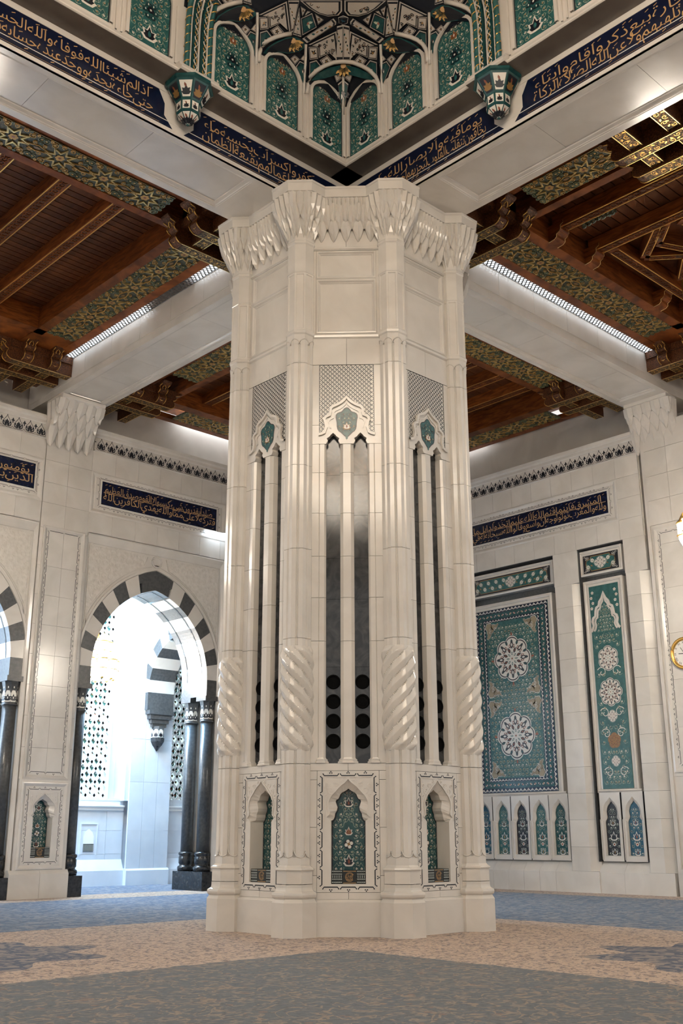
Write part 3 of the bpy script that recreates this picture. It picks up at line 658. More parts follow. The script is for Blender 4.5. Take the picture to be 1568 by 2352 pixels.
    b.prism(f, md, 0.0, 0.016); fm = f.at(0, 0, 0.016); b.ribbon(fm, md, 0.016, 'ink', 0.001, closed=True)
    arabesque(b, fm, md, rng, 'ink', 0.002, 0.55, ('pale_vine', 'ochre', 'ink'), 1.2); palmette(b, fm, 0, 8.98, 0.17, 0, 'ochre', 'white_glaze', 0.006, 'rust'); b.shape(fm, ALMOND, 0, 8.74, 0.09, 0, 'teal', 0.002)
    b.build('medallion', pier)
    lattice_tile(pier, f, 0.518, 8.845, 10.24)
    for s in (-1, 1): slabs(pier, f, sorted([s*X, s*0.52]), [8.62, 9.0, 10.24], -0.3, 0, 'marble', g=0.003)
    slabs(pier, f, [-0.52, 0.52], [8.9, 10.245], -0.35, -0.08, 'marble'); slabs(pier, f, [-X, 0, X], [10.245, 10.80], -0.3, 0, 'marble', g=0.003)
    slabs(pier, f, [-X, X], [10.80, 12.74], -0.3, -0.05, 'marble', g=0.0)
    b = MB('marble'); b.prism(Fr(f.o, -f.n, f.v, f.u), [(0.3, 10.79), (-0.005, 10.795), (-0.03, 10.82), (-0.035, 10.86), (-0.015, 10.885), (0.02, 10.89), (0.3, 10.89)], -X, X); b.build('string_course', pier)
    b = MB('marble'); b.prism(Fr(f.o, -f.n, f.v, f.u), [(0.3, 12.72), (-0.005, 12.73), (-0.035, 12.755), (-0.035, 12.79), (0.0, 12.81), (0.3, 12.82)], -X, X); b.build('string_course', pier)
    for z0, z1 in ((10.89, 12.09), (12.09, 12.725)):
        b = MB('marble'); frame_mould(b, f, -0.60, z0, 0.60, z1, [(0.0, 0.0), (0.02, 0.022), (0.045, 0.024), (0.07, -0.012), (0.08, -0.012), (0.095, -0.032)]); b.box(f, -X, -0.60, z0, z1, -0.2, 0.0); b.box(f, 0.60, X, z0, z1, -0.2, 0.0)
        b.poly([f(a, q, -0.030) for a, q in rect(-0.51, z0+0.09, 0.51, z1-0.09)]); b.build('moulded_panel', pier)
    slabs(pier, f, [-X, 0, X], [12.81, 13.74], -0.3, 0.0, 'marble', g=0.003)
    for i in range(5): inst(cellA, 'muqarnas_cell', pier, f.at(-0.49+0.245*i, 12.90, 0).mat())
    for i in range(6): inst(cellB, 'muqarnas_cell', pier, f.at(-0.6125+0.245*i, 13.14, 0).mat())
    for i in range(5): inst(cellB, 'muqarnas_cell', pier, f.at(-0.49+0.245*i, 13.18, 0.01).mat())
    for i in range(16): inst(cellC, 'muqarnas_cell', pier, f.at(-0.65+0.0867*i, 13.285, 0).mat())
    b = MB('marble'); b.prism(Fr(f.o, -f.n, f.v, f.u), [(0.3, 13.735), (-0.24, 13.735), (-0.26, 13.745), (-0.26, 13.765), (-0.285, 13.775), (-0.295, 13.945), (-0.31, 13.96), (-0.312, 14.0), (0.3, 14.0)], -0.75, 0.75); b.build('cornice', pier)
for k in (3, 4, 5):
    f = vframe(math.radians(225+45*k), FD); slabs(pier, f, [-0.7, 0, 0.7], [0, 0.575, 2.774, 5.677, 8.051, 10.245, 12.81, 14.0], -0.4, 0, 'marble')
# ------------------------------------------------------------------ left wall with striped arches
LW = Fr((0, 12.2, 0), (1, 0, 0), (0, 0, 1), (0, -1, 0))
RW = Fr((12.65, 0, 0), (0, -1, 0), (0, 0, 1), (-1, 0, 0))
wl = thing('wall_left', 'cream marble wall with striped pointed arches, left of the pier', 'wall', (0, 12.2, 0), kind='structure')
ARC = (3.42, -3.24, 10.08); IW, EW, IH, EH, ZS = 2.07, 2.50, 2.57, 3.19, 6.30
lb = MB('marble_wall')
for x0, x1 in ((-8.0, -5.78), (5.96, 7.56)): lb.box(LW, x0, x1, 0, 13.5, -1.5, -0.06)
lb.box(LW, -0.66, 0.88, 0, 0.80, -1.5, -0.06); lb.box(LW, -0.66, 0.88, 2.8, 13.5, -1.5, -0.06); lb.box(LW, -0.66, 0.88, 0.8, 2.8, -1.5, -0.30)
lb.box(LW, -8, 13.5, 10.24, 13.5, -1.5, -0.06)
for cx in ARC:
    ex = [(cx+a, ZS+b) for a, b in mirror(pointed(EW, EH, 14))]
    x0, x1 = cx-2.545, cx+2.545
    lb.prism(LW, [(x0, 0), (cx-EW, 0)]+list(reversed(ex))+[(cx+EW, 0), (x1, 0), (x1, 10.24), (x0, 10.24)], -1.5, -0.12)
lb.box(LW, -8, 13.5, 13.5, 15.2, -1.5, -1.25)
lb.box(LW, -8, 13.5, 13.46, 13.56, -1.5, 0.0)
lb.build('wall_core', wl)
leaf_ = MB('ink')
for f in (1, -1):
    leaf_.ribbon(ID, [(f*a, b) for a, b in ((0.0, 0.36), (0.02, 0.31), (0.06, 0.25), (0.115, 0.18), (0.135, 0.11), (0.11, 0.045), (0.05, 0.005), (0.0, 0.0))], 0.015, 'ink', 0.004)
    for x, y, s_, r in ((0.0, 0.06, 0.12, -0.9), (0.0, 0.10, 0.11, -0.55), (0.0, 0.04, 0.10, -1.4), (0.115, 0.10, 0.09, 0.35), (0.10, 0.03, 0.08, -0.2)): leaf_.shape(ID, LEAF, f*x, y, s_, f*r, 'ink', 0.005, f)
    leaf_.shape(ID, LEAF, f*0.178, 0.22, 0.07, f*-1.2, 'ink', 0.005, f); leaf_.ribbon(ID, [(f*0.06, -0.02), (f*0.13, 0.0), (f*0.178, 0.05)], 0.010, 'ink', 0.004)
leaf_.shape(ID, LEAF, 0, 0.08, 0.16, 0, 'ink', 0.005); leaf_.shape(ID, LEAF, 0.178, 0.20, 0.12, 0, 'ink', 0.005); leaf_.shape(ID, LEAF, 0.178, 0.22, 0.08, PI, 'ink', 0.005); leaf_.disc(ID, 0, 0.375, 0.016, 'ink', 0.005, 6)
leaf_ = mesh_of(leaf_, 'frieze_leaf')
def frieze(parent, fr, x0, x1, z0, m='marble_wall'):
    """carved leaf band: lower moulding, leaves, projecting cornice; z0 = lower moulding"""
    b = MB(m); b.prism(Fr(fr.o, -fr.n, fr.v, fr.u), [(0.06, z0-0.02), (-0.02, z0), (-0.035, z0+0.02), (-0.012, z0+0.045), (0.06, z0+0.05)], x0, x1); b.build('frieze_moulding', parent)
    b = MB(m); b.prism(Fr(fr.o, -fr.n, fr.v, fr.u), [(0.3, z0+0.44), (-0.02, z0+0.44), (-0.045, z0+0.47), (-0.05, z0+0.55), (-0.10, z0+0.60), (-0.115, z0+0.69), (0.3, z0+0.71)], x0, x1); b.build('frieze_cornice', parent)
    slab('slab', parent, fr, x0, x1, z0+0.05, z0+0.44, -0.06, 0.0, m, 0.0)
    n = round((x1-x0-0.1)/0.355); st = (x1-x0-0.1)/n
    for i in range(n): inst(leaf_, 'frieze_leaf', parent, fr.at(x0+0.05+st*(i+0.5), z0+0.065, 0.0).mat())
def callig_panel(name, label, fr, x0, x1, z0, z1, nx0, nx1, nz0, nz1, text, m='marble_wall'):
    t = thing(name, label, 'calligraphy', fr((x0+x1)/2, z0, 0))
    b = MB(m); frame_mould(b, fr, x0, z0, x1, z1, [(0, 0.0), (0.03, 0.012), (0.06, 0.012), (0.14, -0.03), (0.16, -0.03), (0.18, -0.02)]); q = 0.18
    b.poly([fr(a, c_, -0.02) for a, c_ in rect(x0+q, z0+q, x1-q, z1-q)]); b.build('frame', t)
    b = MB('ink'); border_inlay(b, fr.at(0, 0, -0.02), nx0-0.075, nz0-0.075, nx1+0.075, nz1+0.075, 0.40, 'ink', 0.012, 0.003, 0.07); b.build('inlaid_border', t)
    b = MB('white_glaze'); b.box(fr, nx0-0.03, nx1+0.03, nz0-0.03, nz1+0.03, -0.02, -0.006); b.build('rim', t)
    b = MB('navy'); b.box(fr, nx0, nx1, nz0, nz1, -0.01, 0.0); g = b.build('ground', t)
    b = MB('gold_letter'); calligraphy(b, fr, text, nx0+0.06, nx1-0.06, nz0+0.02, nz1-0.02, 'gold_letter', 0.003); b.build('lettering', g)
    return t
callig_panel('calligraphy_tablet', 'long navy calligraphy panel above the striped arch beside the pier', LW, 0.87, 5.97, 10.88, 12.18, 1.26, 5.58, 11.20, 11.935, 'فتركه صلدا لا يقدرون على شيء مما كسبوا والله لا يهدي القوم الكافرين صدق الله العظيم')
callig_panel('calligraphy_tablet', 'navy calligraphy panel cut by the left edge, above the cropped arch', LW, -5.80, -0.68, 10.88, 12.18, -5.40, -0.96, 11.20, 11.96, 'الذين يؤمنون بالغيب ويقيمون الصلاة ومما رزقناهم ينفقون')
frieze(wl, LW, 0.90, 7.5, 12.84); frieze(wl, LW, -7.9, -0.66, 12.80)
# cladding slabs on the plain parts
for x0, x1, n in ((-7.9, -0.68, 9), (0.87, 7.4, 8)):
    for z0, z1 in ((10.24, 10.88), (12.18, 12.84)): slabs(wl, LW, frange(x0, x1, n), [z0, z1], -0.06, 0.0, 'marble_wall', g=0.003)
slabs(wl, LW, [5.97, 6.7, 7.5], [10.88, 11.53, 12.18], -0.06, 0, 'marble_wall', g=0.003)
slabs(wl, LW, [-0.66, 0.1, 0.87], [10.12, 10.88, 11.5, 12.18, 12.84, 13.5], -0.06, 0.0, 'marble_wall', g=0.003)
# pilaster between the arches
for x0, x1 in ((-0.66, -0.50), (0.72, 0.88)): slab('pilaster_base', wl, LW, x0, x1, 0.70, 3.06, -0.3, 0.05, 'marble_wall', 0.0)
slab('pilaster_base', wl, LW, -0.5, 0.72, 2.94, 3.06, -0.3, 0.05, 'marble_wall', 0.0); slab('pilaster_base', wl, LW, -0.5, 0.72, 0.70, 0.765, -0.3, 0.05, 'marble_wall', 0.0)
pil = LW.at(0, 0, 0.05)
for z0, z1 in zip([3.06, 3.9, 4.75, 5.6, 6.45, 7.3, 8.15, 9.0, 10.12], [3.9, 4.75, 5.6, 6.45, 7.3, 8.15, 9.0, 10.12, 10.12]):
    if z1 > z0: slabs(wl, pil, [-0.66, 0.11, 0.88], [z0, z1], -0.11, -0.05, 'marble_wall', g=0.003)
b = MB('marble_wall'); frame_mould(b, LW, -0.56, 3.06, 0.78, 10.18, [(0, 0), (0, 0.06), (0.03, 0.065), (0.07, 0.05), (0.10, 0.02), (0.12, 0.012)]); b.build('panel_moulding', wl)
b = MB('ink'); border_inlay(b, LW, -0.374, 3.26, 0.59, 10.05, 0.42, 'ink', 0.014, 0.006, 0.07); b.build('inlaid_border', wl)
b = MB('marble_wall'); b.prism(Fr(LW.o, -LW.n, LW.v, LW.u), [(0.3, 0), (-0.13, 0), (-0.13, .62), (-0.05, .72), (0.3, .72)], -0.775, 0.11-0.003); b.build('plinth_slab', wl)
b = MB('marble_wall'); b.prism(Fr(LW.o, -LW.n, LW.v, LW.u), [(0.3, 0), (-0.13, 0), (-0.13, .62), (-0.05, .72), (0.3, .72)], 0.113, 0.955); b.build('plinth_slab', wl)
npan = niche(wl, LW.at(0, 0, 0.05), -0.50, 0.765, 0.72, 2.94, 0.287, 1.03, 2.05, 2.55, 0.28, 300, m='marble_wall')
b = MB('marble_wall'); frame_mould(b, LW.at(0, 0, 0.05), -0.58, 0.72, 0.80, 3.0, [(0, 0.0), (0.02, 0.04), (0.05, 0.045), (0.10, 0.015), (0.12, 0.001)]); b.build('niche_moulding', wl)
b = MB('ink'); border_inlay(b, LW.at(0, 0, 0.05), -0.372, 0.92, 0.592, 2.80, 0.30, 'ink', 0.013, 0.004, 0.06); b.build('inlaid_border', wl)
books(LW.at(0.11, 0, 0.05), 0.283, 1.032, 0.28, 'wall niche left of the arch', 4, 4, 0.27)
def bracket(parent, fr, hw, z1, zb, out, nc):
    """muqarnas corbel under a beam end: fr at wall face, centred on a = 0"""
    b = MB('marble_wall'); b.prism(Fr(fr.o, fr.n, fr.v, -fr.u), [(-0.05, z1), (out, z1), (out, z1-0.10), (out-0.06, z1-0.14), (out*0.5, z1-0.55), (out*0.22, z1-0.95), (0.03, zb+0.3), (-0.05, zb+0.2)], -hw*0.93, hw*0.93); b.build('corbel_core', parent)
    for r, (o0, o1, za, zl, zs, zt, off) in enumerate(((out*0.70, out*0.93, z1-0.62, z1-0.5, z1-0.36, z1-0.12, 0), (out*0.42, out*0.68, z1-1.0, z1-0.86, z1-0.68, z1-0.40, 0.5), (out*0.16, out*0.40, zb, zb+0.12, z1-0.98, z1-0.70, 0))):
        for i in range(nc-(1 if off else 0)):
            x = -hw+(i+0.5+off)*2*hw/nc; b = MB('marble_wall'); mq_cell(b, fr, x, 2*hw/nc*0.97, za, zl, zs, zt, o0, o1, 0.05)
            b.build('muqarnas_cell', parent)
    for s in (-1, 1):
        f2 = Fr(fr(s*hw*0.9, 0, 0), fr.n*-s if s > 0 else fr.n, fr.v, fr.u*s)
        for i in range(3):
            b = MB('marble_wall'); x = (0.16+0.27*i)*out; x = -x if s > 0 else x
            mq_cell(b, f2, x, out*0.26, z1-1.15+0.28*i, z1-1.0+0.26*i, z1-0.7+0.2*i, z1-0.12, 0.02, 0.08, 0.04); b.build('muqarnas_cell', parent)
bracket(wl, LW.at(-0.02, 0, 0), 0.76, 14.0, 12.55, 0.88, 5)
# ---- arches
def striped_arch(label, fr, cx, iw, ew, ih, eh, zs, c0, c1, nv, group, imp=0.5, soff=True, key_w=0.30):
    t = thing('striped_arch', label, 'arch', fr(cx, zs, (c0+c1)/2), group=group)
    def curve(w, h, s):      # s in 0..1 from springing to apex
        c = (h*h-w*w)/(2*w); R = c+w; a1 = math.atan2(h, c); return (-c+R*math.cos(a1*s), R*math.sin(a1*s))
    ks = 1-key_w/1.9; n = nv
    for sd in (1, -1):
        for i in range(n):
            s0, s1 = ks*i/n, ks*(i+1)/n; pts = [curve(iw, ih, s0+(s1-s0)*q/4) for q in range(5)]+[curve(ew, eh, s1-(s1-s0)*q/4) for q in range(5)]
            b = MB('marble_wall' if i % 2 == 0 else 'granite_block'); b.prism(fr, [(cx+sd*a, zs+q) for a, q in pts], c0, c1); b.build('voussoir', t)
        b = MB('granite_block'); b.box(fr, *sorted((cx+sd*iw, cx+sd*ew)), zs-imp, zs-0.004, c0, c1+0.01); b.build('impost_block', t)
    L = [curve(iw, ih, ks+(1-ks)*q/4) for q in range(5)]; E = [curve(ew, eh, ks+(1-ks)*q/4) for q in range(5)]
    mid = lambda p, q, f: (p[0]+(q[0]-p[0])*f, p[1]+(q[1]-p[1])*f)
    stp = [E[0], mid(E[0], L[0], 0.45), (mid(E[0], L[0], 0.45)[0]*0.85, mid(E[0], L[0], 0.45)[1]+0.02)]
    half = [(L[0][0]*0.9, L[0][1]+0.03)]+L[1:]
    poly = [(-a, q) for a, q in half]+[(a, q) for a, q in reversed(half[:-1])]+[stp[2], stp[1]]+E+[(-a, q) for a, q in reversed(E[:-1])]+[(-stp[1][0], stp[1][1]), (-stp[2][0], stp[2][1])]
    b = MB('granite_block'); b.prism(fr, [(cx+a, zs+q) for a, q in poly], c0, c1+0.004); b.build('keystone', t)
    if soff:
        b = MB('black_stone')
        for cc in (c0+0.22*(c1-c0), c0+0.80*(c1-c0)):
            pts = [curve(iw-0.012, ih-0.012, s/16) for s in range(17)]
            allp = [(a, q) for a, q in pts]+[(-a, q) for a, q in reversed(pts[:-1])]
            b.loft([[fr(cx+a, zs+q, cc-0.02) for a, q in allp], [fr(cx+a, zs+q, cc+0.02) for a, q in allp]], None, False)
        b.build('soffit_line', t)
    return t
def column(label, p, group, r=0.19, zt=5.80, plinth=True):
    t = thing('granite_column', label, 'column', p, group=group); x, y = p[0], p[1]
    b = MB('black_stone'); b.lathe((x, y, 0), [(r*1.35, .55), (r*1.4, .60), (r*1.45, .64), (r*1.35, .69), (r*1.12, .71), (r*1.12, .75), (r*1.25, .78), (r*1.25, .96), (r*1.12, .99), (r*1.3, 1.03), (r*1.3, 1.08), (r, 1.12)], 20); b.build('base', t)
    b = MB('granite_block'); b.lathe((x, y, 0), [(r, 1.10), (r, 5.02)], 20); b.build('shaft', t)
    b = MB('granite_block'); b.lathe((x, y, 0), [(r*1.12, 5.00), (r*1.16, 5.03), (r*1.12, 5.06)], 20); b.lathe((x, y, 0), [(r*1.02, 5.06), (r*1.05, 5.42), (r*1.3, zt-0.16), (r*1.3, zt-0.14)], 8, None, (True, True), False, PI/8); b.box(Fr((x, y, 0), (1, 0, 0), (0, 1, 0), (0, 0, 1)), -r*1.35, r*1.35, -r*1.35, r*1.35, zt-0.15, zt-0.005); b.build('capital', t)
    b = MB('white_glaze'); nn = 8
    for i in range(nn):
        f = vframe(2*PI*i/nn, r*1.04*math.cos(PI/8)+0.012); f = Fr(f.o+Vector((x, y, 0)), f.u, f.v, f.n); s = r*0.40
        b.poly([f(a, q) for a, q in ((-s, 5.09), (s, 5.09), (s, 5.32), (s*0.5, 5.40), (-s*0.5, 5.40), (-s, 5.32))], 'white_glaze')
        b.shape(f, PALM, 0, 5.12, 0.19, 0, 'ink', 0.003); b.shape(f, ALMOND, 0, 5.20, 0.07, 0, 'white_glaze', 0.005); b.box(f, -0.015, 0.015, 5.46, 5.56, 0, 0.008, 'white_glaze')
    b.build('capital_inlay', t)
    return t
WHICH = {3.42: 'framing the bright gallery beside the pier', -3.24: 'cut by the left edge of the picture', 10.08: 'hidden behind the pier'}
for cx in ARC[:2]:
    striped_arch('tall pointed arch of grey and cream blocks '+WHICH[cx], LW, cx, IW, EW, IH, EH, ZS, -1.45, -0.10, 7, 'striped arches of the left wall')
    b = MB('marble_wall'); pe = pointed(EW+0.05, EH+0.06, 18); path = [(cx+a, ZS+q) for a, q in [(EW+0.05, -ZS+0.7)]+pe]; path2 = [(2*cx-a, q) for a, q in path]
    for p_ in (path, path2): b.ribbon(LW, p_, 0.07, None, -0.075, h=0.06)
    pe = pointed(EW+0.15, EH+0.17, 18)
    for s in (1, -1): b.ribbon(LW, [(cx+s*a, ZS+q) for a, q in pe if a > 0.0], 0.025, None, -0.10, h=0.03)
    b.build('archivolt', wl)
    for s in (1, -1):       # carved spandrels
        cv = pointed(EW+0.20, EH+0.22, 20); pl = [(a, q) for a, q in cv if 0.32 < a < 2.36 and q > 0.9]
        poly = [(cx+s*a, ZS+q) for a, q in pl]+[(cx+s*0.34, 10.02-0.12), (cx+s*2.38, 9.90), (cx+s*2.38, ZS+1.0)]
        b = MB('marble_carved'); b.prism(LW, poly if s > 0 else list(reversed(poly)), -0.13, -0.108)
        pin = [(s*(a-cx), q) for a, q in poly]; zz = ZS+1.1; rw = 0
        while zz < 9.9:
            xx = 0.42+(0.12 if rw % 2 else 0)
            while xx < 2.35:
                if inside(pin, xx, zz) and inside(pin, xx-0.07, zz-0.07): b.ribbon(LW, [(cx+s*a, q) for a, q in spiral(xx, zz, 0.105, xx*7+zz*3, 1.25*(1 if rw % 2 else -1), 12)], 0.024, None, -0.100, h=0.008)
                xx += 0.235
            zz += 0.205; rw += 1
        b.ribbon(LW, poly, 0.03, None, -0.095, closed=True, h=0.02); b.build('spandrel', wl)
        b = MB('marble_wall'); x = cx+s*2.50
        b.prism(Fr(LW.o, LW.u, -LW.n, LW.v), [(x-0.05, 0.13), (x-0.05, 0.09), (x-0.02, 0.05), (x+0.045, 0.0), (x+0.045, 0.13)] if s > 0 else [(x+0.05, 0.13), (x+0.05, 0.09), (x+0.02, 0.05), (x-0.045, 0.0), (x-0.045, 0.13)], 0.3, 10.24); b.build('recess_moulding', wl)
    b = MB('marble_wall'); b.prism(Fr(LW.o, -LW.n, LW.v, LW.u), [(0.13, 9.96), (0.10, 9.98), (0.06, 10.08), (0.0, 10.20), (0.0, 10.26), (0.13, 10.26)], cx-2.5, cx+2.5); b.build('recess_moulding', wl)
    b = MB('marble_wall'); b.tube([LW(cx+0.17*math.cos(i*PI/12), 9.77+0.17*math.sin(i*PI/12), -0.10) for i in range(24)], 0.025, None, 6, True); b.disc(LW, cx, 9.77, 0.15, None, -0.10, 20); b.build('roundel', wl)
for cx, s, w1 in ((3.42, -1, 'left'), (3.42, 1, 'right'), (-3.24, 1, 'left')):
    x = cx+s*2.27; side_ = 'left jamb of the bright arch' if (cx, s) == (3.42, -1) else 'right jamb of the bright arch' if cx == 3.42 else 'arch cut by the left edge'
    pl_ = MB('black_stone'); pl_.box(LW, x-0.27, x+0.27, 0.0, 0.545, -1.44, 0.10 if s > 0 else 0.06)
    tag(pl_.build('column_plinth', origin=LW(x, 0, -0.7)), 'polished black plinth under the columns of the '+side_, 'plinth', 'black plinths under the arch columns')
    column('front dark granite column of the '+side_, LW(x, 0.546, -0.30), 'granite columns of the left wall')
    column('rear dark granite column of the '+side_, LW(x, 0.546, -1.12), 'granite columns of the left wall')
# ------------------------------------------------------------------ gallery behind the arches
gal = thing('wall_gallery', 'pale marble gallery wall with tall lattice windows, seen through the arch', 'wall', (5, 17.3, 0), kind='structure')
GW = Fr((0, 17.3, 0), (1, 0, 0), (0, 0, 1), (0, -1, 0)); MC = 'marble_daylit'
gb = MB(MC); gb.box(GW, -8, 14, 0, 11.6, -0.9, -0.5); gb.box(GW, -8, 14, 0, 2.72, -0.5, -0.06)
for x0, x1 in ((2.2, 3.4), (5.70, 7.50), (9.7, 11.0)): gb.box(GW, x0, x1, 2.72, 11.6, -0.5, 0.22)
gb.box(GW, -8, 14, 11.4, 11.6, -0.5, 3.7); gb.box(GW, 13.2, 13.5, 0, 11.6, -0.5, 3.7); gb.box(GW, -8, 14, 2.72, 2.80, -0.5, -0.05)
gb.box(GW, 3.4, 5.7, 10.6, 11.6, -0.5, -0.05); gb.box(GW, 7.5, 9.7, 10.6, 11.6, -0.5, -0.05)
gb.build('wall_core', gal)
slabs(gal, GW, [3.0, 4.05, 5.2, 5.85], [0.55, 1.0, 1.75, 2.40], -0.06, 0.0, MC); slabs(gal, GW, [7.55, 8.4, 9.3, 10.2], [0.55, 1.0, 1.75, 2.40], -0.06, 0.0, MC)
slabs(gal, GW, [5.85, 6.4, 6.95, 7.5], [0.50, 1.75, 3.35, 4.8, 6.3], 0.22, 0.28, MC); slabs(gal, GW, [5.85, 6.95, 7.5], [6.3, 8.0, 9.7, 11.3], 0.22, 0.28, MC)
b = MB(MC); b.prism(Fr(GW.o, -GW.n, GW.v, GW.u), [(0.1, 0), (-0.16, 0), (-0.16, 0.48), (0.0, 0.83), (0.1, 0.83)], -2, 5.85); b.prism(Fr(GW.o, -GW.n, GW.v, GW.u), [(0.1, 0), (-0.34, 0), (-0.34, 0.47), (-0.28, 0.53), (0.1, 0.53)], 5.85, 7.55); b.prism(Fr(GW.o, -GW.n, GW.v, GW.u), [(0.1, 0), (-0.16, 0), (-0.16, 0.48), (0.0, 0.83), (0.1, 0.83)], 7.55, 13); b.build('plinth', gal)
for x0, x1 in ((2.5, 5.82), (7.55, 11)):
    b = MB('lattice_white'); b.prism(Fr(GW.o, -GW.n, GW.v, GW.u), [(0.3, 2.36), (-0.02, 2.38), (-0.05, 2.42), (-0.03, 2.47), (-0.10, 2.53), (-0.10, 2.57), (0.3, 2.60)], x0, x1); b.build('sill', gal)
for cx in (4.56, 8.75, 3.35):
    b = MB('black'); hw = 0.19; pts = mirror([(hw, 1.09), (hw, 1.56)]+[(hw*0.9, 1.62), (hw*0.7, 1.70), (hw*0.3, 1.76), (0, 1.80)])
    b.prism(GW.at(cx, 0, 0), pts, -0.01, 0.006, 'lattice_white'); b.box(GW, cx-hw, cx+hw, 1.09, 1.33, 0.006, 0.02, 'book_black')
    for i in range(8): b.box(GW, cx-hw+0.047*i+0.012, cx-hw+0.047*i+0.035, 1.10, 1.31, 0.02, 0.024, 'book_silver')
    b.box(GW, cx-hw-0.14, cx-hw-0.10, 0.98, 1.95, 0, 0.02, MC); b.box(GW, cx+hw+0.10, cx+hw+0.14, 0.98, 1.95, 0, 0.02, MC); b.box(GW, cx-hw-0.14, cx+hw+0.14, 1.95, 1.99, 0, 0.02, MC); b.build('book_niche', gal)
def lattice_window(label, name, x0, x1, z0, z1):
    t = thing(name, label, 'window', GW(x0, z0, -0.3), kind='structure')
    b = MB('window_glass'); b.box(GW, x0, x1, z0, z1, -0.46, -0.44); b.build('pane', t)
    b = MB('lattice_white'); st = 0.335; sz = 0.44; f = GW.at(0, 0, -0.30)
    i = -40; w = x1-x0; h = z1-z0; k = sz/st
    while i < 60:
        for d in (1, -1):
            xa = x0+i*st if d > 0 else x1-i*st; pts = []
            ta, tb = 0.0, h*st/sz
            lo = (x0-xa)/d if d > 0 else (xa-x1); hi = (x1-xa)/d if d > 0 else (xa-x0)
            ta, tb = max(ta, lo), min(tb, hi)
            if tb-ta > 0.03: b.ribbon(f, [(xa+d*ta, z0+ta*k), (xa+d*tb, z0+tb*k)], 0.085, None, 0.0, h=0.07)
        i += 1
    b.build('lattice', t)
    b = MB('teal'); row = 0; z = z0+sz*0.5
    while z < z1-0.1:
        x = x0+(st*0.5 if row % 2 else 0.0)
        while x < x1:
            if x0+0.08 < x < x1-0.08:
                b.shape(f, ALMOND, x, z, 0.30, 0, 'teal' if (row+int(x*9)) % 3 else 'window_glass', -0.10); b.disc(f, x, z, 0.045, ('rust', 'white_glaze', 'ochre')[(row+int(x*7)) % 3], -0.09, 6)
                for s in (1, -1): b.shape(f, LEAF, x+s*0.03, z, 0.10, s*1.2, 'pale_vine', -0.09)
            x += st
        z += sz*0.5; row += 1
    b.build('flower_tiles', t); b = MB('lattice_white'); frame_mould(b, f, x0-0.05, z0-0.05, x1+0.05, z1+0.05, [(0, 0.06), (0.03, 0.06), (0.05, 0.0), (0.05, -0.15)]); b.build('window_frame', t)
lattice_window('tall white lattice window with teal flowers, left of the gallery pier', 'window_1', 3.40, 5.28, 2.76, 10.6)
lattice_window('white lattice window with teal flowers, right of the hanging corbel', 'window_2', 7.52, 8.50, 2.76, 10.6)
# transverse arch in the gallery and its hanging corbel
GA = Fr((6.3, 15.33, 0), (0, -1, 0), (0, 0, 1), (-1, 0, 0))
striped_arch('grey and white striped cross arch inside the gallery behind the main arch', GA, 0.0, 1.52, 1.90, 1.76, 2.25, 6.42, -1.08, 0.0, 5, None, 0.62, False)
b = MB(MC); ex = mirror(pointed(1.92, 2.27, 12)); b.prism(GA, [(-2.2, 6.42), (-1.92, 6.42)]+[(a, 6.42+q) for a, q in reversed(ex)]+[(1.92, 6.42), (1.75, 6.42), (1.75, 11.4), (-2.2, 11.4)], -1.05, -0.02); b.build('cross_wall', gal)
cor = thing('hanging_corbel', 'dark tiered corbel with white inlay hanging below the gallery cross arch', 'corbel', (6.85, 17.1, 4.4))
b = MB('granite_block'); f = Fr((6.85, 17.06, 0), (1, 0, 0), (0, 1, 0), (0, 0, 1))
for i, (w, z0, z1) in enumerate(((0.52, 5.66, 5.80), (0.44, 5.50, 5.66), (0.36, 5.36, 5.50), (0.29, 5.24, 5.36))): b.box(f, -w, w, -w*0.6, 0.2, z0, z1)
b.build('tiers', cor)
b = MB('granite_block'); b.lathe((6.85, 17.0, 0), [(0.22, 4.86), (0.24, 5.26)], 8, None, (True, True), False, PI/8); b.build('drum', cor)
b = MB('white_glaze')
for i in range(8):
    q = vframe(2*PI*i/8, 0.225); q = Fr(q.o+Vector((6.85, 17.0, 0)), q.u, q.v, q.n); b.poly([q(a, z) for a, z in ((-.085, 4.88), (.085, 4.88), (.085, 5.10), (.04, 5.16), (-.04, 5.16), (-.085, 5.10))]); b.shape(q, PALM, 0, 4.90, 0.17, 0, 'ink', 0.003)
b.build('inlay', cor)
b = MB('black_stone'); b.lathe((6.85, 17.0, 0), [(0.26, 4.86), (0.25, 4.74), (0.17, 4.60), (0.14, 4.58), (0.05, 4.46), (0.0, 4.40)], 8, None, (True, True), False, 0); b.build('pendant', cor)
# ------------------------------------------------------------------ right wall: tile panels between buttresses   (a = -Y)
wr = thing('wall_right', 'cream marble wall with framed tile panels, right of the pier', 'wall', (12.65, 4, 0), kind='structure')
MW = 'marble_wall'
b = MB(MW); b.box(RW, -13, 9, 0, 13.2, -0.9, -0.42); b.box(RW, -13, -0.66, 10.03, 13.2, -0.42, -0.06); b.box(RW, -13, 9, 13.1, 13.26, -1.5, -0.06); b.box(RW, -13, 9, 13.2, 15.2, -1.5, -1.25)
b.box(RW, -13, -7.72, 0, 10.03, -0.42, -0.02); b.build('wall_core', wr)
frieze(wr, RW, -8.6, -0.68, 12.60)
callig_panel('calligraphy_tablet', 'long navy calligraphy panel above the tile panels, right of the pier', RW, -7.55, -1.465, 10.65, 11.965, -7.2, -1.81, 10.97, 11.673, 'ولله المشرق والمغرب فاينما تولوا فثم وجه الله ان الله واسع عليم وقالوا اتخذ الله ولدا سبحانه بل له ما في')
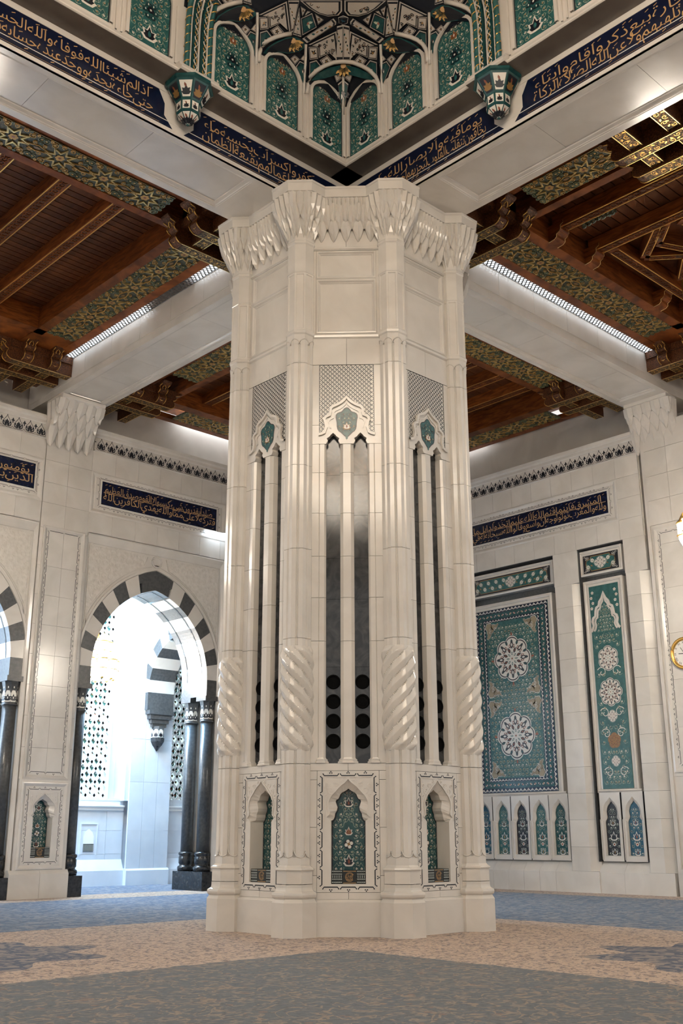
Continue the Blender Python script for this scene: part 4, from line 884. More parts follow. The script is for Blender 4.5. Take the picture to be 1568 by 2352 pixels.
for z0, z1 in ((10.03, 10.65), (11.965, 12.60)): slabs(wr, RW, frange(-8.6, -0.68, 10), [z0, z1], -0.06, 0.0, MW, g=0.003)
slabs(wr, RW, [-1.465, -0.68], [10.65, 11.3, 11.965], -0.06, 0, MW, g=0.003)
# buttresses (Y 3.05..3.95 and 0.68..1.42)
def buttress(y0, y1, joints):
    a0, a1 = -y1, -y0
    zz = [0.58]+joints+[9.0]
    for i in range(len(zz)-1):
        b = MB(MW); b.prism(Fr(RW.o, RW.u, -RW.n, RW.v), [(a0, 0.42), (a0, 0.02), (a0+0.02, 0.0), (a1-0.27, 0.0), (a1, 0.16), (a1, 0.42)], zz[i]+0.003, zz[i+1]-0.003); b.build('buttress_block', wr)
    b = MB(MW); b.prism(RW, [(a0, 9.0), (a1, 9.0), (a1, 10.03), (a0, 10.03)], -0.42, 0.0); b.add([RW(a1-0.27, 9.0, 0), RW(a1, 9.0, -0.16), RW(a1, 9.0, 0), RW(a1-0.13, 9.3, 0.0)], [(0, 1, 3), (1, 2, 3)]); b.build('buttress_block', wr)
    b = MB(MW); b.prism(RW, rect(a0-0.02, 0, a1+0.02, 0.58), -0.42, 0.03); b.build('plinth_slab', wr)
JT = [1.25, 2.0, 2.75, 3.5, 4.3, 5.1, 5.9, 6.7, 7.5, 8.3]
buttress(3.03, 3.94, JT); buttress(0.66, 1.40, JT); buttress(7.45, 8.3, JT)
def recess(y0, y1, n):
    a0, a1 = -y1, -y0
    b = MB('granite_block'); b.box(RW, a0, a1, 0.85, 10.03, -0.42, -0.36); b.box(RW, a0, a0+0.01, 0.85, 10.03, -0.4, -0.03); b.box(RW, a0, a1, 10.01, 10.03, -0.4, -0.005); b.build('recess_lining', wr)
    xs = frange(a0, a1, n)
    for i in range(n):
        b = MB(MW); b.prism(Fr(RW.o, -RW.n, RW.v, RW.u), [(0.42, 0), (0.0, 0), (0.0, 0.56), (0.26, 0.85), (0.42, 0.85)], xs[i]+0.003, xs[i+1]-0.003); b.build('plinth_slab', wr)
recess(3.94, 7.45, 6); recess(1.40, 3.03, 2)
PF = RW.at(0, 0, -0.15)
def tile_frame(t, a0, a1, z0, z1, w=0.10):
    b = MB(MW); frame_mould(b, PF, a0-w*2, z0-w*1.2, a1+w*2, z1+w*2, [(0, -0.2), (0, 0.0), (w*0.5, 0.0), (w*0.7, 0.018), (w*1.0, 0.018), (w*1.2, -0.01)] if 0 else [(0, -0.2), (0, 0.02), (w*0.6, 0.03), (w*1.0, 0.01), (w*1.1, -0.02)])
    b.box(PF, a0-w*1.2, a1+w*1.2, z0-w*0.5, z1+w*1.2, -0.2, -0.025); b.build('frame', t)
rng = random.Random(77)
# large carpet panel
a0, a1, z0, z1 = -7.30, -4.36, 2.85, 8.70; mx = (a0+a1)/2
t = thing('tile_mosaic', 'large teal carpet-like tile panel with two white medallions beside the pier', 'tile panel', PF(mx, z0, 0))
tile_frame(t, a0, a1, z0, z1)
b = MB('teal'); b.box(PF, a0, a1, z0, z1, -0.05, 0.0); g = b.build('field', t)
b = MB('navy'); tile_border(b, PF, a0, z0, a1, z1, 0.13, 0.145, 'navy', 0.002, 1); tile_border(b, PF, a0+0.13, z0+0.13, a1-0.13, z1-0.13, 0.20, 0.16, 'teal_deep', 0.002, 0); tile_border(b, PF, a0+0.33, z0+0.33, a1-0.33, z1-0.33, 0.10, 0.12, 'navy', 0.002, 1); b.build('border', t)
fx = PF.at(mx, 0, 0); w2 = (a1-a0)/2-0.46; meds = [(0, 7.0, 0.78), (0, 4.57, 0.78)]
b = MB('pale_vine'); arabesque(b, fx, rect(-w2, z0+0.46, w2, z1-0.46), rng, 'pale_vine', 0.004, 0.85, ('white_glaze', 'ochre', 'ochre'), 1.0, meds); b.build('vines', g)
for zc in (7.0, 4.57):
    b = MB('white_glaze'); medallion(b, fx, 0, zc, 0.74, 0.006, n=8, sq=1.0)
    for dx, dz in ((0, 0.80), (0, -0.80), (0.80, 0), (-0.80, 0)): b.shape(fx, ALMOND, dx, zc+dz, 0.14, 0 if dx == 0 else PI/2, 'rust', 0.008)
    b.build('medallion', g)
def cloud(x, z, sx, sz):
    b = MB('white_glaze')
    for lv, (k_, m_) in enumerate(((1.0, 'white_glaze'), (0.86, 'ink'), (0.78, 'cloud_tan'))):
        for dx, dz, r in ((0, 0, 0.15), (0.17, 0.02, 0.11), (0.02, 0.17, 0.11), (0.11, 0.11, 0.10), (0.29, 0.0, 0.07), (0.0, 0.29, 0.07), (-0.06, 0.36, 0.04), (0.36, -0.06, 0.04)):
            pts = [fx(x+sx*(dx-0.05)*1.0+k_*r*(1+0.10*math.cos(6*q*PI/9))*math.cos(q*PI/9), z+sz*(dz-0.05)+k_*r*(1+0.10*math.cos(6*q*PI/9))*math.sin(q*PI/9), 0.009+lv*0.0015) for q in range(18)]; b.poly(pts, m_)
    for q in range(3): b.ribbon(fx, [(x+sx*(u_-x*0)*1.0, z+sz*v_) for u_, v_ in spiral(0.02+0.10*q*(q != 1), 0.02+0.10*(q == 1), 0.06, q, 1.2, 10)], 0.016, 'white_glaze', 0.015)
    b.build('corner_cloud', g)
for sx in (-1, 1):
    for zz, d in ((z0+0.62, 1), (z1-0.62, -1), ((z0+z1)/2-0.24, -1), ((z0+z1)/2+0.24, 1)): cloud(sx*(w2-0.16), zz, -sx, d)
def cartouche(a0, a1, z0, z1, label):
    t = thing('tile_mosaic', label, 'tile panel', PF(0.5*(a0+a1), z0, 0)); tile_frame(t, a0, a1, z0, z1, 0.075)
    b = MB('ink'); b.box(PF, a0, a1, z0, z1, -0.05, 0.0); g = b.build('ground', t); fx = PF.at((a0+a1)/2, 0, 0); w = (a1-a0)/2; h = (z1-z0)/2; zc = (z0+z1)/2
    b = MB('teal'); out = [(w-0.10, 0), (w-0.12, h*0.45), (w-0.25, h*0.55), (w-0.28, h-0.05)]; pl = out+[(-a, q) for a, q in reversed(out)]; pl = pl+[(a, -q) for a, q in reversed(pl)]
    pl = [(a, zc+q) for i, (a, q) in enumerate(pl) if not (q == 0 and i not in (0, 7))]; b.poly([fx(a, q, 0.003) for a, q in pl], 'teal'); b.ribbon(fx, pl, 0.022, 'ochre', 0.004, closed=True)
    for sx in (-1, 1):
        for sz in (-1, 1):
            for q in range(5): b.ribbon(fx, [(sx*p_, zc+sz*(r_)) for p_, r_ in spiral(w-0.07-0.03*q, h-0.06-(0.05*(q % 3)), 0.045, q, 1.0, 8)], 0.014, 'white_glaze', 0.003)
    n = int(w/0.16)
    for sx in (-1, 1):
        for i in range(1, n):
            x = sx*(0.16*i+0.12); zz = zc+0.35*h*(1 if i % 2 else -1)
            flower(b, fx, x, zz, 0.065, 6, 'white_glaze', 'pale_vine', 0.007); b.ribbon(fx, [(x+0.16*sx*q/8, zz+math.sin(q*0.8)*0.35*h) for q in range(-4, 5)], 0.012, 'pale_vine', 0.005); b.shape(fx, LEAF, x, zc-0.3*h, 0.09, i, 'ochre', 0.006)
    b.build('vines', g); b = MB('white_glaze'); medallion(b, fx, 0, zc, h*0.80, 0.008, ('white_glaze', 'teal_deep', 'white_glaze', 'rust', 'white_glaze', 'teal'), 4, 0.85); b.build('medallion', g)
cartouche(-7.30, -4.20, 9.25, 9.79, 'long teal cartouche tile with central medallion above the large carpet panel')
cartouche(-2.93, -1.70, 9.27, 9.82, 'short teal cartouche tile above the narrow mihrab-shaped panel')
# narrow panel with white lobed arch
a0, a1, z0, z1 = -2.80, -1.79, 2.85, 8.83; mx = (a0+a1)/2
t = thing('tile_mosaic', 'tall narrow teal tile panel with white lobed arch at its top', 'tile panel', PF(mx, z0, 0)); tile_frame(t, a0, a1, z0, z1, 0.09)
b = MB('teal'); b.box(PF, a0, a1, z0, z1, -0.05, 0.0); g = b.build('field', t); fx = PF.at(mx, 0, 0); w2 = (a1-a0)/2
out = [(0.50, 7.45), (0.44, 7.52), (0.40, 7.62), (0.43, 7.75), (0.40, 7.85), (0.32, 7.90), (0.30, 8.05), (0.27, 8.15), (0.18, 8.20), (0.15, 8.32), (0.06, 8.42), (0, 8.60)]
b = MB(MW); full = out+[(-a, q) for a, q in reversed(out[:-1])]; b.ribbon(fx, full, 0.075, None, 0.035, h=0.035); b.ribbon(fx, [(a*0.80, 7.45+(q-7.45)*0.90) for a, q in full], 0.05, None, 0.02, h=0.02); b.build('arch_moulding', t)
meds = [(0, 6.6, 0.5), (0, 5.6, 0.46), (0, 4.9, 0.3), (0, 4.2, 0.3), (0, 3.6, 0.25)]
b = MB('pale_vine'); arabesque(b, fx, rect(-w2+0.06, z0+0.1, w2-0.06, 7.4), rng, 'pale_vine', 0.004, 0.8, ('white_glaze', 'ochre', 'ink'), 1.0, meds); arabesque(b, fx, [(0.32, 7.4), (0.32, 7.85), (0.12, 8.2), (0, 8.3), (-0.12, 8.2), (-0.32, 7.85), (-0.32, 7.4)], rng, 'pale_vine', 0.004, 0.7)
for sx in (-1, 1):
    for q in range(4): flower(b, fx, sx*(0.44-0.05*(q % 2)), 8.15+0.16*q, 0.05, 5, 'white_glaze', 'ochre', 0.004)
    for zz in (6.2, 5.0, 4.4, 3.3): b.ribbon(fx, [(sx*p_, q_) for p_, q_ in spiral(0.25, zz, 0.17, 0.5, 1.1, 14)], 0.022, 'white_glaze', 0.005)
b.build('vines', g)
for zc, r, n in ((6.6, 0.36, 6), (5.6, 0.40, 8), (4.9, 0.17, 4), (4.2, 0.22, 5), (3.62, 0.15, 4)):
    b = MB('white_glaze'); medallion(b, fx, 0, zc, r, 0.006, ('white_glaze', 'ink', 'white_glaze', 'rust', 'white_glaze', 'teal') if zc != 4.2 else ('ochre', 'rust', 'ochre', 'ink', 'ochre', 'rust'), n, 1.05); b.build('medallion', g)
# blind arcades with small tile niches
def blind(yc, tone, label, seed):
    a = -yc; t = thing('tile_niche', label, 'niche', PF(a, 0.86, 0)); H = 0.50; hw = 0.228; fx = PF.at(a, 0, 0)
    prof = [(hw, 1.02), (hw, 1.92), (hw*0.92, 1.97), (hw*0.78, 2.02), (hw*0.70, 2.07), (hw*0.76, 2.14), (hw*0.78, 2.22), (hw*0.66, 2.32), (hw*0.44, 2.40), (hw*0.2, 2.45), (0, 2.515)]
    oprof = [(hw+0.02, 1.0), (hw+0.03, 1.95), (hw*1.26, 1.98), (hw*1.28, 2.02), (hw*1.14, 2.07), (hw*1.10, 2.16), (hw*1.06, 2.26), (hw*0.92, 2.38), (hw*0.62, 2.48), (hw*0.3, 2.54), (0, 2.62)]
    b = MB(MW); holed(b, fx, -0.345, 0.86, 0.345, 2.76, oprof, 0.02); o_ = mirror(oprof); i_ = mirror(prof)
    b.loft([[fx(p_, q, 0.02) for p_, q in o_], [fx(p_, q, -0.04) for p_, q in i_]], None, False); b.loft([[fx(p_, q, -0.04) for p_, q in i_], [fx(p_, q, -0.08) for p_, q in i_]], None, False)
    b.poly([fx(hw+0.02, 1.0, 0.02), fx(-hw-0.02, 1.0, 0.02), fx(-hw, 1.02, -0.04), fx(hw, 1.02, -0.04)]); b.build('surround', t)
    for s in (-1, 1): b = MB(MW); b.ribbon(fx, [(s*0.335, 0.9), (s*0.335, 2.0)], 0.03, None, 0.045, h=0.03); b.build('colonnette', t)
    b = MB(tone); b.prism(fx, [(p_*1.01, q) for p_, q in i_], -0.10, -0.075); f3 = fx.at(0, 0, -0.075); r2 = random.Random(seed)
    arabesque(b, f3, [(p_*0.94, 1.02+(q-1.02)*0.985) for p_, q in i_], r2, 'pale_vine', 0.003, 0.55, ('white_glaze', 'ochre', 'ink'), 1.0, [(0, 1.6, 0.1), (0, 1.25, 0.08)]); tb = b.build('tile', t)
    for zc, s in ((1.12, 0.20), (1.55, 0.26), (1.92, 0.18)): b = MB('white_glaze'); palmette(b, f3, 0, zc, s, 0, 'white_glaze', tone, 0.007, r2.choice(('rust', 'ochre', 'ink'))); b.build('palmette', tb)
    b = MB('white_glaze'); b.disc(f3, 0, 1.32, 0.05, 'white_glaze', 0.007, 8); b.disc(f3, 0, 1.32, 0.03, 'rust', 0.009, 6); b.build('rosette', tb)
for yc, tone, l in ((4.38, 'teal_deep', 'teal tile niche nearest the buttress in the row of five below the carpet panel'), (5.09, 'teal', 'second tile niche from the buttress below the carpet panel'), (5.81, 'ink', 'dark patterned middle tile niche below the carpet panel'), (6.53, 'teal', 'fourth tile niche from the buttress below the carpet panel'), (7.25, 'blue_tile', 'blue tile niche half hidden behind the pier base'), (2.60, 'ink', 'black tile niche of the pair below the narrow panel'), (1.86, 'blue_tile', 'blue tile niche of the pair below the narrow panel')): blind(yc, tone, l, int(yc*100))
for yc0, yc1 in ((3.99, 7.45), (1.44, 3.0)):
    b = MB(MW); b.prism(Fr(PF.o, -PF.n, PF.v, PF.u), [(0.2, 2.76), (-0.03, 2.76), (-0.05, 2.79), (-0.03, 2.82), (0.2, 2.84)], -yc1+0.07, -yc0-0.07); b.build('arcade_cornice', wr)
# end pilaster with inlaid border and clock
b = MB(MW); b.box(RW, -0.50, 2.2, 0, 13.3, -0.4, 0.10); b.box(RW, -0.46, -0.36, 0.6, 10.2, 0.10, 0.16); b.build('end_pilaster', wr)
slabs(wr, RW.at(0, 0, 0.10), [-0.36, 0.35, 1.1, 1.9], [10.2, 10.95, 11.7, 12.5, 13.3], 0, 0.05, MW); slabs(wr, RW.at(0, 0, 0.10), [-0.36, 0.9, 1.9], [3.1, 4.4, 5.7, 7.0, 8.3, 9.6, 10.2], 0, 0.02, MW)
b = MB(MW); b.box(RW, -0.36, 1.9, 0, 0.7, 0.1, 0.2); frame_mould(b, RW.at(0, 0, 0.12), -0.30, 3.2, 1.4, 10.12, [(0, 0.0), (0, 0.04), (0.05, 0.045), (0.10, 0.015), (0.12, 0.002)]); b.build('panel_moulding', wr)
b = MB('ink'); border_inlay(b, RW.at(0, 0, 0.12), -0.10, 3.4, 1.2, 9.93, 0.42, 'ink', 0.014, 0.006, 0.07); b.build('inlaid_border', wr)
bracket(wr, RW.at(0.02, 0, 0), 0.76, 14.0, 12.45, 0.50, 5)
ck = thing('wall_clock', 'round white wall clock in ornate gold frame at the right edge', 'clock', RW(0.36, 6.39, 0.12)); CF = RW.at(0.33, 6.39, 0.13)
b = MB('gold'); b.tube([CF(0.36*math.cos(i*PI/24), 0.40*math.sin(i*PI/24), 0.04) for i in range(48)], 0.05, None, 8, True)
for i in range(36): b.lathe(CF(0.395*math.cos(i*PI/18), 0.435*math.sin(i*PI/18), 0.03), [(0.0, -0.02), (0.022, 0), (0.0, 0.02)], 6)
b.build('frame', ck); b = MB('clock_face'); b.disc(CF, 0, 0, 0.33, None, 0.03, 28, 0.37); b.build('dial', ck)
b = MB('ink'); RN = ['XII', 'I', 'II', 'III', 'IV', 'V', 'VI', 'VII', 'VIII', 'IX', 'X', 'XI']
for i, tx in enumerate(RN):
    cv = bpy.data.curves.new('t', 'FONT'); cv.body = tx; cv.size = 0.085; cv.align_x = 'CENTER'; cv.align_y = 'CENTER'; cv.resolution_u = 2
    o = bpy.data.objects.new('t', cv); COL.objects.link(o); bpy.context.view_layer.update(); me = o.to_mesh(); q = -i*PI/6; x, y = 0.27*math.sin(i*PI/6), 0.30*math.cos(i*PI/6)
    b.add([CF(x+v.co.x*math.cos(q)-v.co.y*math.sin(q), y+v.co.x*math.sin(q)+v.co.y*math.cos(q), 0.034) for v in me.vertices], [tuple(p.vertices) for p in me.polygons]); o.to_mesh_clear(); bpy.data.objects.remove(o); bpy.data.curves.remove(cv)
b.build('numerals', ck); b = MB('ink'); b.ribbon(CF, [(0.04, -0.01), (-0.17, 0.0)], 0.02, None, 0.042); b.ribbon(CF, [(0.03, -0.04), (-0.10, 0.17)], 0.014, None, 0.044); b.disc(CF, 0, 0, 0.02, None, 0.045, 8); b.build('hands', ck)
# ------------------------------------------------------------------ marble beams meeting over the pier
ZB = 14.0
def beam(name, label, fr, s0, s1, s_p0, s_p1, slabs_n):
    """fr: (along, across, up) frame; soffit at z = 14"""
    t = thing(name, label, 'beam', fr(s0, 0, ZB), kind='structure')
    b = MB('marble_wall'); b.box(fr, s0, s1, -0.78, 0.78, ZB+0.09, 15.6); b.box(fr, s0, s_p0, -0.78, 0.78, ZB, ZB+0.09)
    if s_p1 < s1: b.box(fr, s_p1, s1, -0.78, 0.78, ZB, ZB+0.09)
    b.build('beam_core', t)
    dn = Fr(fr(0, 0, ZB), fr.u, fr.v, -fr.n); b = MB('marble_wall')
    frame_mould(b, dn, s_p0, -0.78, s_p1, 0.78, [(0, -0.09), (0, 0), (0.16, 0), (0.165, -0.012), (0.185, -0.012), (0.20, -0.03), (0.26, -0.045), (0.27, -0.07)])
    b.build('soffit_moulding', t)
    xs = frange(s_p0+0.27, s_p1-0.27, slabs_n)
    for i in range(slabs_n): slab('soffit_slab', t, dn, xs[i], xs[i+1], -0.51, 0.51, -0.1, -0.07, 'marble_wall', 0.003)
    b = MB('marble_wall'); 
    for s in (-1, 1): b.box(fr, s0, s1, s*0.775, s*0.787, ZB+0.20, ZB+0.215)
    b.build('string_line', t)
    return t
bFL = beam('trim_1', 'white marble beam with calligraphy band running left from the pier top', Fr((0, 0, 0), (-1, 0, 0), (0, -1, 0), (0, 0, 1)), 1.3, 26, 3.05, 25, 10)
bFR = beam('trim_2', 'white marble beam with calligraphy band running right from the pier top', Fr((0, 0, 0), (0, -1, 0), (1, 0, 0), (0, 0, 1)), 1.3, 26, 3.05, 25, 10)
bBL = beam('trim_3', 'white marble beam from the pier back to the left wall bracket', Fr((0, 0, 0), (0, 1, 0), (-1, 0, 0), (0, 0, 1)), 1.3, 13.4, 3.0, 11.6, 5)
bBR = beam('trim_4', 'white marble beam from the pier back to the right wall bracket', Fr((0, 0, 0), (1, 0, 0), (0, 1, 0), (0, 0, 1)), 1.3, 13.9, 3.0, 12.0, 5)
b = MB('marble_wall'); b.box(ID, -0.775, 1.5, -0.775, 1.5, 14.005, 15.6); b.build('beam_crossing', bFL)
# joints on the back-beam sides and letters cut in their soffits
for fr, t in ((Fr((0, 0, 0), (0, 1, 0), (-1, 0, 0), (0, 0, 1)), bBL), (Fr((0, 0, 0), (1, 0, 0), (0, 1, 0), (0, 0, 1)), bBR)):
    for s in (-1, 1):
        f2 = Fr(fr(0, s*0.782, 0), fr.u, fr.n, fr.v*s)
        slabs(t, f2, frange(1.5, 11.5, 7), [ZB+0.22, 15.0], -0.01, 0.008, 'marble_wall', 'side_slab', 0.003)
# ---- dome side: navy bands, ledge, tile wall
BL = Fr((0, -0.78, 0), (1, 0, 0), (0, 0, 1), (0, -1, 0)); BR = Fr((-0.78, 0, 0), (0, -1, 0), (0, 0, 1), (-1, 0, 0))
SIDES = ((BL, -1, bFL, 'left'), (BR, 1, bFR, 'right'))
TXT = {('left', 0): 'والذين كفروا اعمالهم كسراب بقيعة يحسبه الظمآن ماء', ('left', 1): 'حتى اذا جاءه لم يجده شيئا ووجد الله عنده فوفاه حسابه والله سريع الحساب',
       ('right', 1): 'رجال لا تلهيهم تجارة ولا بيع عن ذكر الله واقام الصلاة وايتاء الزكاة', ('right', 0): 'يخافون يوما تتقلب فيه القلوب والابصار ليجزيهم الله احسن ما عملوا'}
LBL = {('left', 0): 'navy calligraphy band on the left beam, between pier and green corbel', ('left', 1): 'navy calligraphy band on the left beam, beyond the green corbel', ('right', 0): 'navy calligraphy band on the right beam, between pier and green corbel', ('right', 1): 'navy calligraphy band on the right beam, beyond the green corbel'}
for fr, sg, bt, nm in SIDES:
    A = lambda s: sg*s
    def bx(b, s0, s1, z0, z1, c0, c1, m=None): b.box(fr, *sorted((A(s0), A(s1))), z0, z1, c0, c1, m)
    b = MB('marble_wall'); bx(b, 0.78, 26, 14.0, 14.075, -0.05, 0.012); bx(b, 0.78, 26, 14.80, 14.93, -0.05, 0.012); bx(b, 4.72, 5.47, 14.075, 14.80, -0.05, 0.004); b.build('band_margin', bt)
    for k_, (s0, s1) in enumerate(((0.82, 4.78), (5.44, 9.35))):
        t = thing('calligraphy_band', LBL[(nm, k_)], 'calligraphy', fr(A((s0+s1)/2), 14.075, 0.0))
        b = MB('navy'); e0 = 0.0 if k_ == 0 else 0.18; e1 = 0.30 if k_ == 0 else 0.0
        pl = [(A(s0), 14.077), (A(s1+(0.22 if k_ == 0 else 0)), 14.077), (A(s1), 14.30), (A(s1), 14.55), (A(s1-(0.14 if k_ == 0 else 0)), 14.798), (A(s0+(0.10 if k_ else 0)), 14.798), (A(s0), 14.55), (A(s0), 14.30)]
        if k_: pl = [(A(s0-0.20), 14.077), (A(s1), 14.077), (A(s1), 14.798), (A(s0+0.14), 14.798), (A(s0), 14.55), (A(s0), 14.30)]
        if sg > 0: pass
        b.prism(fr, pl, -0.03, 0.006); g = b.build('ground', t)
        b = MB('gold_letter'); x0, x1 = sorted((A(s0+(0.9 if k_ == 0 else 0.25)), A(s1-0.2))); calligraphy(b, fr, TXT[(nm, k_)], x0, x1, 14.12, 14.79, 'gold_letter', 0.010, False)
        b.ribbon(fr, [(A(s0+0.1), 14.105), (A(s1-0.02), 14.105)], 0.006, 'gold_letter', 0.009); b.build('lettering', g)
    # ledge
    b = MB('marble_wall'); pr = [(-0.5, 14.93), (-0.50+1.0-0.0, 14.93), (0.53, 14.945), (0.535, 14.975), (0.515, 14.995), (0.47, 15.02), (0.455, 15.06), (0.44, 15.11), (-0.5, 15.13)]
    b.prism(Fr(fr.o, fr.n, fr.v, fr.u*sg), pr, 0.0, 26)
    pr2 = [(0.40, 14.93), (0.60, 14.93), (0.635, 14.95), (0.64, 14.985), (0.61, 15.01), (0.57, 15.05), (0.55, 15.12), (0.40, 15.14)]
    b.prism(Fr(fr.o, fr.n, fr.v, fr.u*sg), pr2, 4.62, 5.52); b.build('ledge', bt)
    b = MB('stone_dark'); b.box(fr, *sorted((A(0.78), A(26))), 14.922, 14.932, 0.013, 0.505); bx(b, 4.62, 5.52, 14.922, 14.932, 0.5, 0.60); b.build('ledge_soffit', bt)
    # tile wall above the ledge
    dw = thing('wall_drum_'+nm, 'white wall of arched teal tiles above the '+nm+' ledge under the dome', 'wall', fr(A(5), 15.1, 0.4), kind='structure')
    TW = fr.at(0, 0, 0.42); b = MB('marble_wall'); b.box(TW, *sorted((A(1.2), A(26))), 15.1, 19.5, -0.6, 0.0); b.build('wall_core', dw)
    for i, s in enumerate((1.757, 2.993, 4.245, 6.11, 7.36, 8.61, 9.86, 11.1)):
        f2 = TW.at(A(s), 0, 0); hw = 0.435; half = [(hw, 15.19), (hw, 16.30), (hw*0.985, 16.38), (hw*0.93, 16.46), (hw*0.80, 16.55), (hw*0.55, 16.64), (hw*0.25, 16.71), (0, 16.755)]
        pl = mirror(half); ordn = ('first', 'second', 'third', 'fourth', 'fifth', 'sixth', 'seventh', 'eighth')[i]
        t = thing('arched_tile', ordn+' arched teal tile from the corner on the '+nm+' side above the ledge', 'tile panel', f2(0, 15.19, 0))
        b = MB('teal'); b.prism(f2, pl, -0.02, 0.006); g = b.build('tile', t); f3 = f2.at(0, 0, 0.006); rng = random.Random(900+i)
        b = MB('pale_vine'); arabesque(b, f3, [(a*0.95, 15.19+(q-15.19)*0.98) for a, q in pl], rng, 'pale_vine', 0.003, 0.72, ('white_glaze', 'ochre', 'ochre'), 1.0, [(0, 15.95, 0.18), (0, 15.42, 0.16)])
        b.ribbon(f3, [(a*0.965, 15.19+(q-15.19)*0.985) for a, q in pl], 0.022, 'ink', 0.002)
        for q in range(6): palmette(b, f3, 0.11*math.cos(q*PI/3), 15.95+0.14*math.sin(q*PI/3), 0.13, 0, 'ink', 'teal_deep', 0.006, 'white_glaze')
        flower(b, f3, 0, 15.95, 0.07, 6, 'ink', 'white_glaze', 0.010); palmette(b, f3, 0, 15.46, 0.36, 0, 'white_glaze', 'ink', 0.007, 'teal'); palmette(b, f3, 0, 16.42, 0.20, 0, 'ochre', 'rust', 0.007, 'white_glaze'); b.build('vines', g)
        b = MB('marble_wall'); op = [(a*1.07+0.0, q if q < 15.2 else q+0.03) for a, q in pl]; b.ribbon(f2, op, 0.065, None, 0.05, h=0.05)
        for s_ in (-1, 1): b.ribbon(f2, [(s_*0.57, 15.13), (s_*0.57, 16.4)], 0.035, None, 0.03, h=0.03)
        b.build('surround', t)
    # rope mouldings that rise and arch over the corner
    rp = thing('rope_moulding', 'teal and gold rope mouldings framing the tiled corner on the '+nm+' side', 'moulding', TW(A(5.07), 15.13, 0))
    dia = Vector((0.7071, -0.7071, 0)) if sg < 0 else Vector((-0.7071, 0.7071, 0))       # towards the other wall
    base = TW(A(5.07), 0, 0.06); cen = Vector((-3.16, -3.16, 0))
    def path(off, out=0.0):
        p0 = TW(A(5.07+off), 0, 0.06+out); pts = [Vector((p0.x, p0.y, z)) for z in (15.12, 15.4, 15.8, 16.2)]
        n_ = 14; R_ = (Vector((p0.x, p0.y, 0))-Vector((-3.16, -3.16, 0))).length
        for i in range(1, n_+1):
            th = PI/2*i/n_; d_ = dia*(R_*(1-math.cos(th))); pts.append(Vector((p0.x, p0.y, 16.2+R_*1.05*math.sin(th)))+d_)
        return pts
    for off, r in ((0.25, 0.055), (-0.25, 0.055)):
        pts = path(off); b = MB('teal'); b.tube(pts, r, None, 8); b.build('rope', rp)
        b = MB('gold'); fine = []
        for i in range(len(pts)-1):
            for q in range(10): fine.append(pts[i].lerp(pts[i+1], q/10))
        ln = 0; hel = []
        for i, p_ in enumerate(fine):
            if i: ln += (p_-fine[i-1]).length
            th = ln/0.20*2*PI; d_ = (fine[min(i+1, len(fine)-1)]-fine[max(i-1, 0)]).normalized(); x_ = d_.cross(fr.n).normalized(); y_ = d_.cross(x_)
            hel.append(p_+x_*(r*0.98)*math.cos(th)+y_*(r*0.98)*math.sin(th))
        b.tube(hel, 0.014, None, 5); b.build('gold_twist', rp)
    for off in (0.10, -0.10):
        pts = path(off, -0.02); b = MB('teal_deep'); b.tube(pts, 0.075, None, 4, smooth=False); b.build('interlace_band', rp)
        for ph, m_ in ((0, 'white_glaze'), (PI, 'gold_paint')):
            b = MB(m_); fine = []; ln = 0
            for i in range(len(pts)-1):
                for q in range(8): fine.append(pts[i].lerp(pts[i+1], q/8))
            wv = []
            for i, p_ in enumerate(fine):
                if i: ln += (p_-fine[i-1]).length
                wv.append(p_+fr.n*0.085+fr.u*0.035*math.sin(ln/0.26*2*PI+ph))
            b.tube(wv, 0.012, None, 4); b.build('interlace', rp)
    for off in (0.185, 0.0, -0.185): b = MB('marble_wall'); b.tube(path(off, 0.0), 0.022, None, 4, smooth=False); b.build('fillet', rp)
    # green corbel
    cb = thing('green_corbel', 'green and white faceted corbel under the '+nm+' ledge', 'corbel', fr(A(5.09), 14.08, 0.25)); cc = fr(A(5.09), 0, 0.27)
    b = MB('teal_deep'); rr = [(0.46, 14.93), (0.46, 14.87), (0.42, 14.85), (0.235, 14.52), (0.225, 14.30), (0.0, 14.08)]
    b.lathe((cc.x, cc.y, 0), rr, 8, None, (True, False), False, PI/8); body = b.build('body', cb)
    b = MB('white_glaze')
    for j in range(8):
        t0, t1 = PI/8+j*PI/4, PI/8+(j+1)*PI/4
        P_ = lambda r, z, th: Vector((cc.x+r*math.cos(th), cc.y+r*math.sin(th), z))
        for (ra, za), (rb, zb_), m_ in ((rr[2], rr[3], 'ink' if j % 2 else 'white_glaze'), (rr[3], rr[4], 'white_glaze'), (rr[4], rr[5], 'white_glaze')):
            q = [P_(ra, za, t0), P_(ra, za, t1), P_(rb, zb_, t1), P_(rb, zb_, t0)]; c_ = sum(q, Vector())/4; nrm = (q[1]-q[0]).cross(q[3]-q[0]).normalized()
            if nrm.dot(c_-Vector((cc.x, cc.y, c_.z))) < 0: nrm = -nrm
            b.poly([c_+(p_-c_)*0.78+nrm*0.004 for p_ in q], m_)
            u_ = (q[1]-q[0]).normalized(); v_ = (((q[0]+q[1])-(q[2]+q[3]))*0.5); L_ = v_.length; v_.normalize(); ff = Fr(c_+nrm*0.006, u_, v_, nrm); w_ = (q[0]-q[1]).length
            m2 = 'ochre' if m_ == 'ink' else 'ink'
            b.shape(ff, PALM, 0, -L_*0.30, min(L_*0.5, w_*0.9), 0, m2, 0.0); b.shape(ff, LEAF, 0, L_*0.05, L_*0.25, 0.3, 'rust', 0.002)
    b.build('inlay', body)
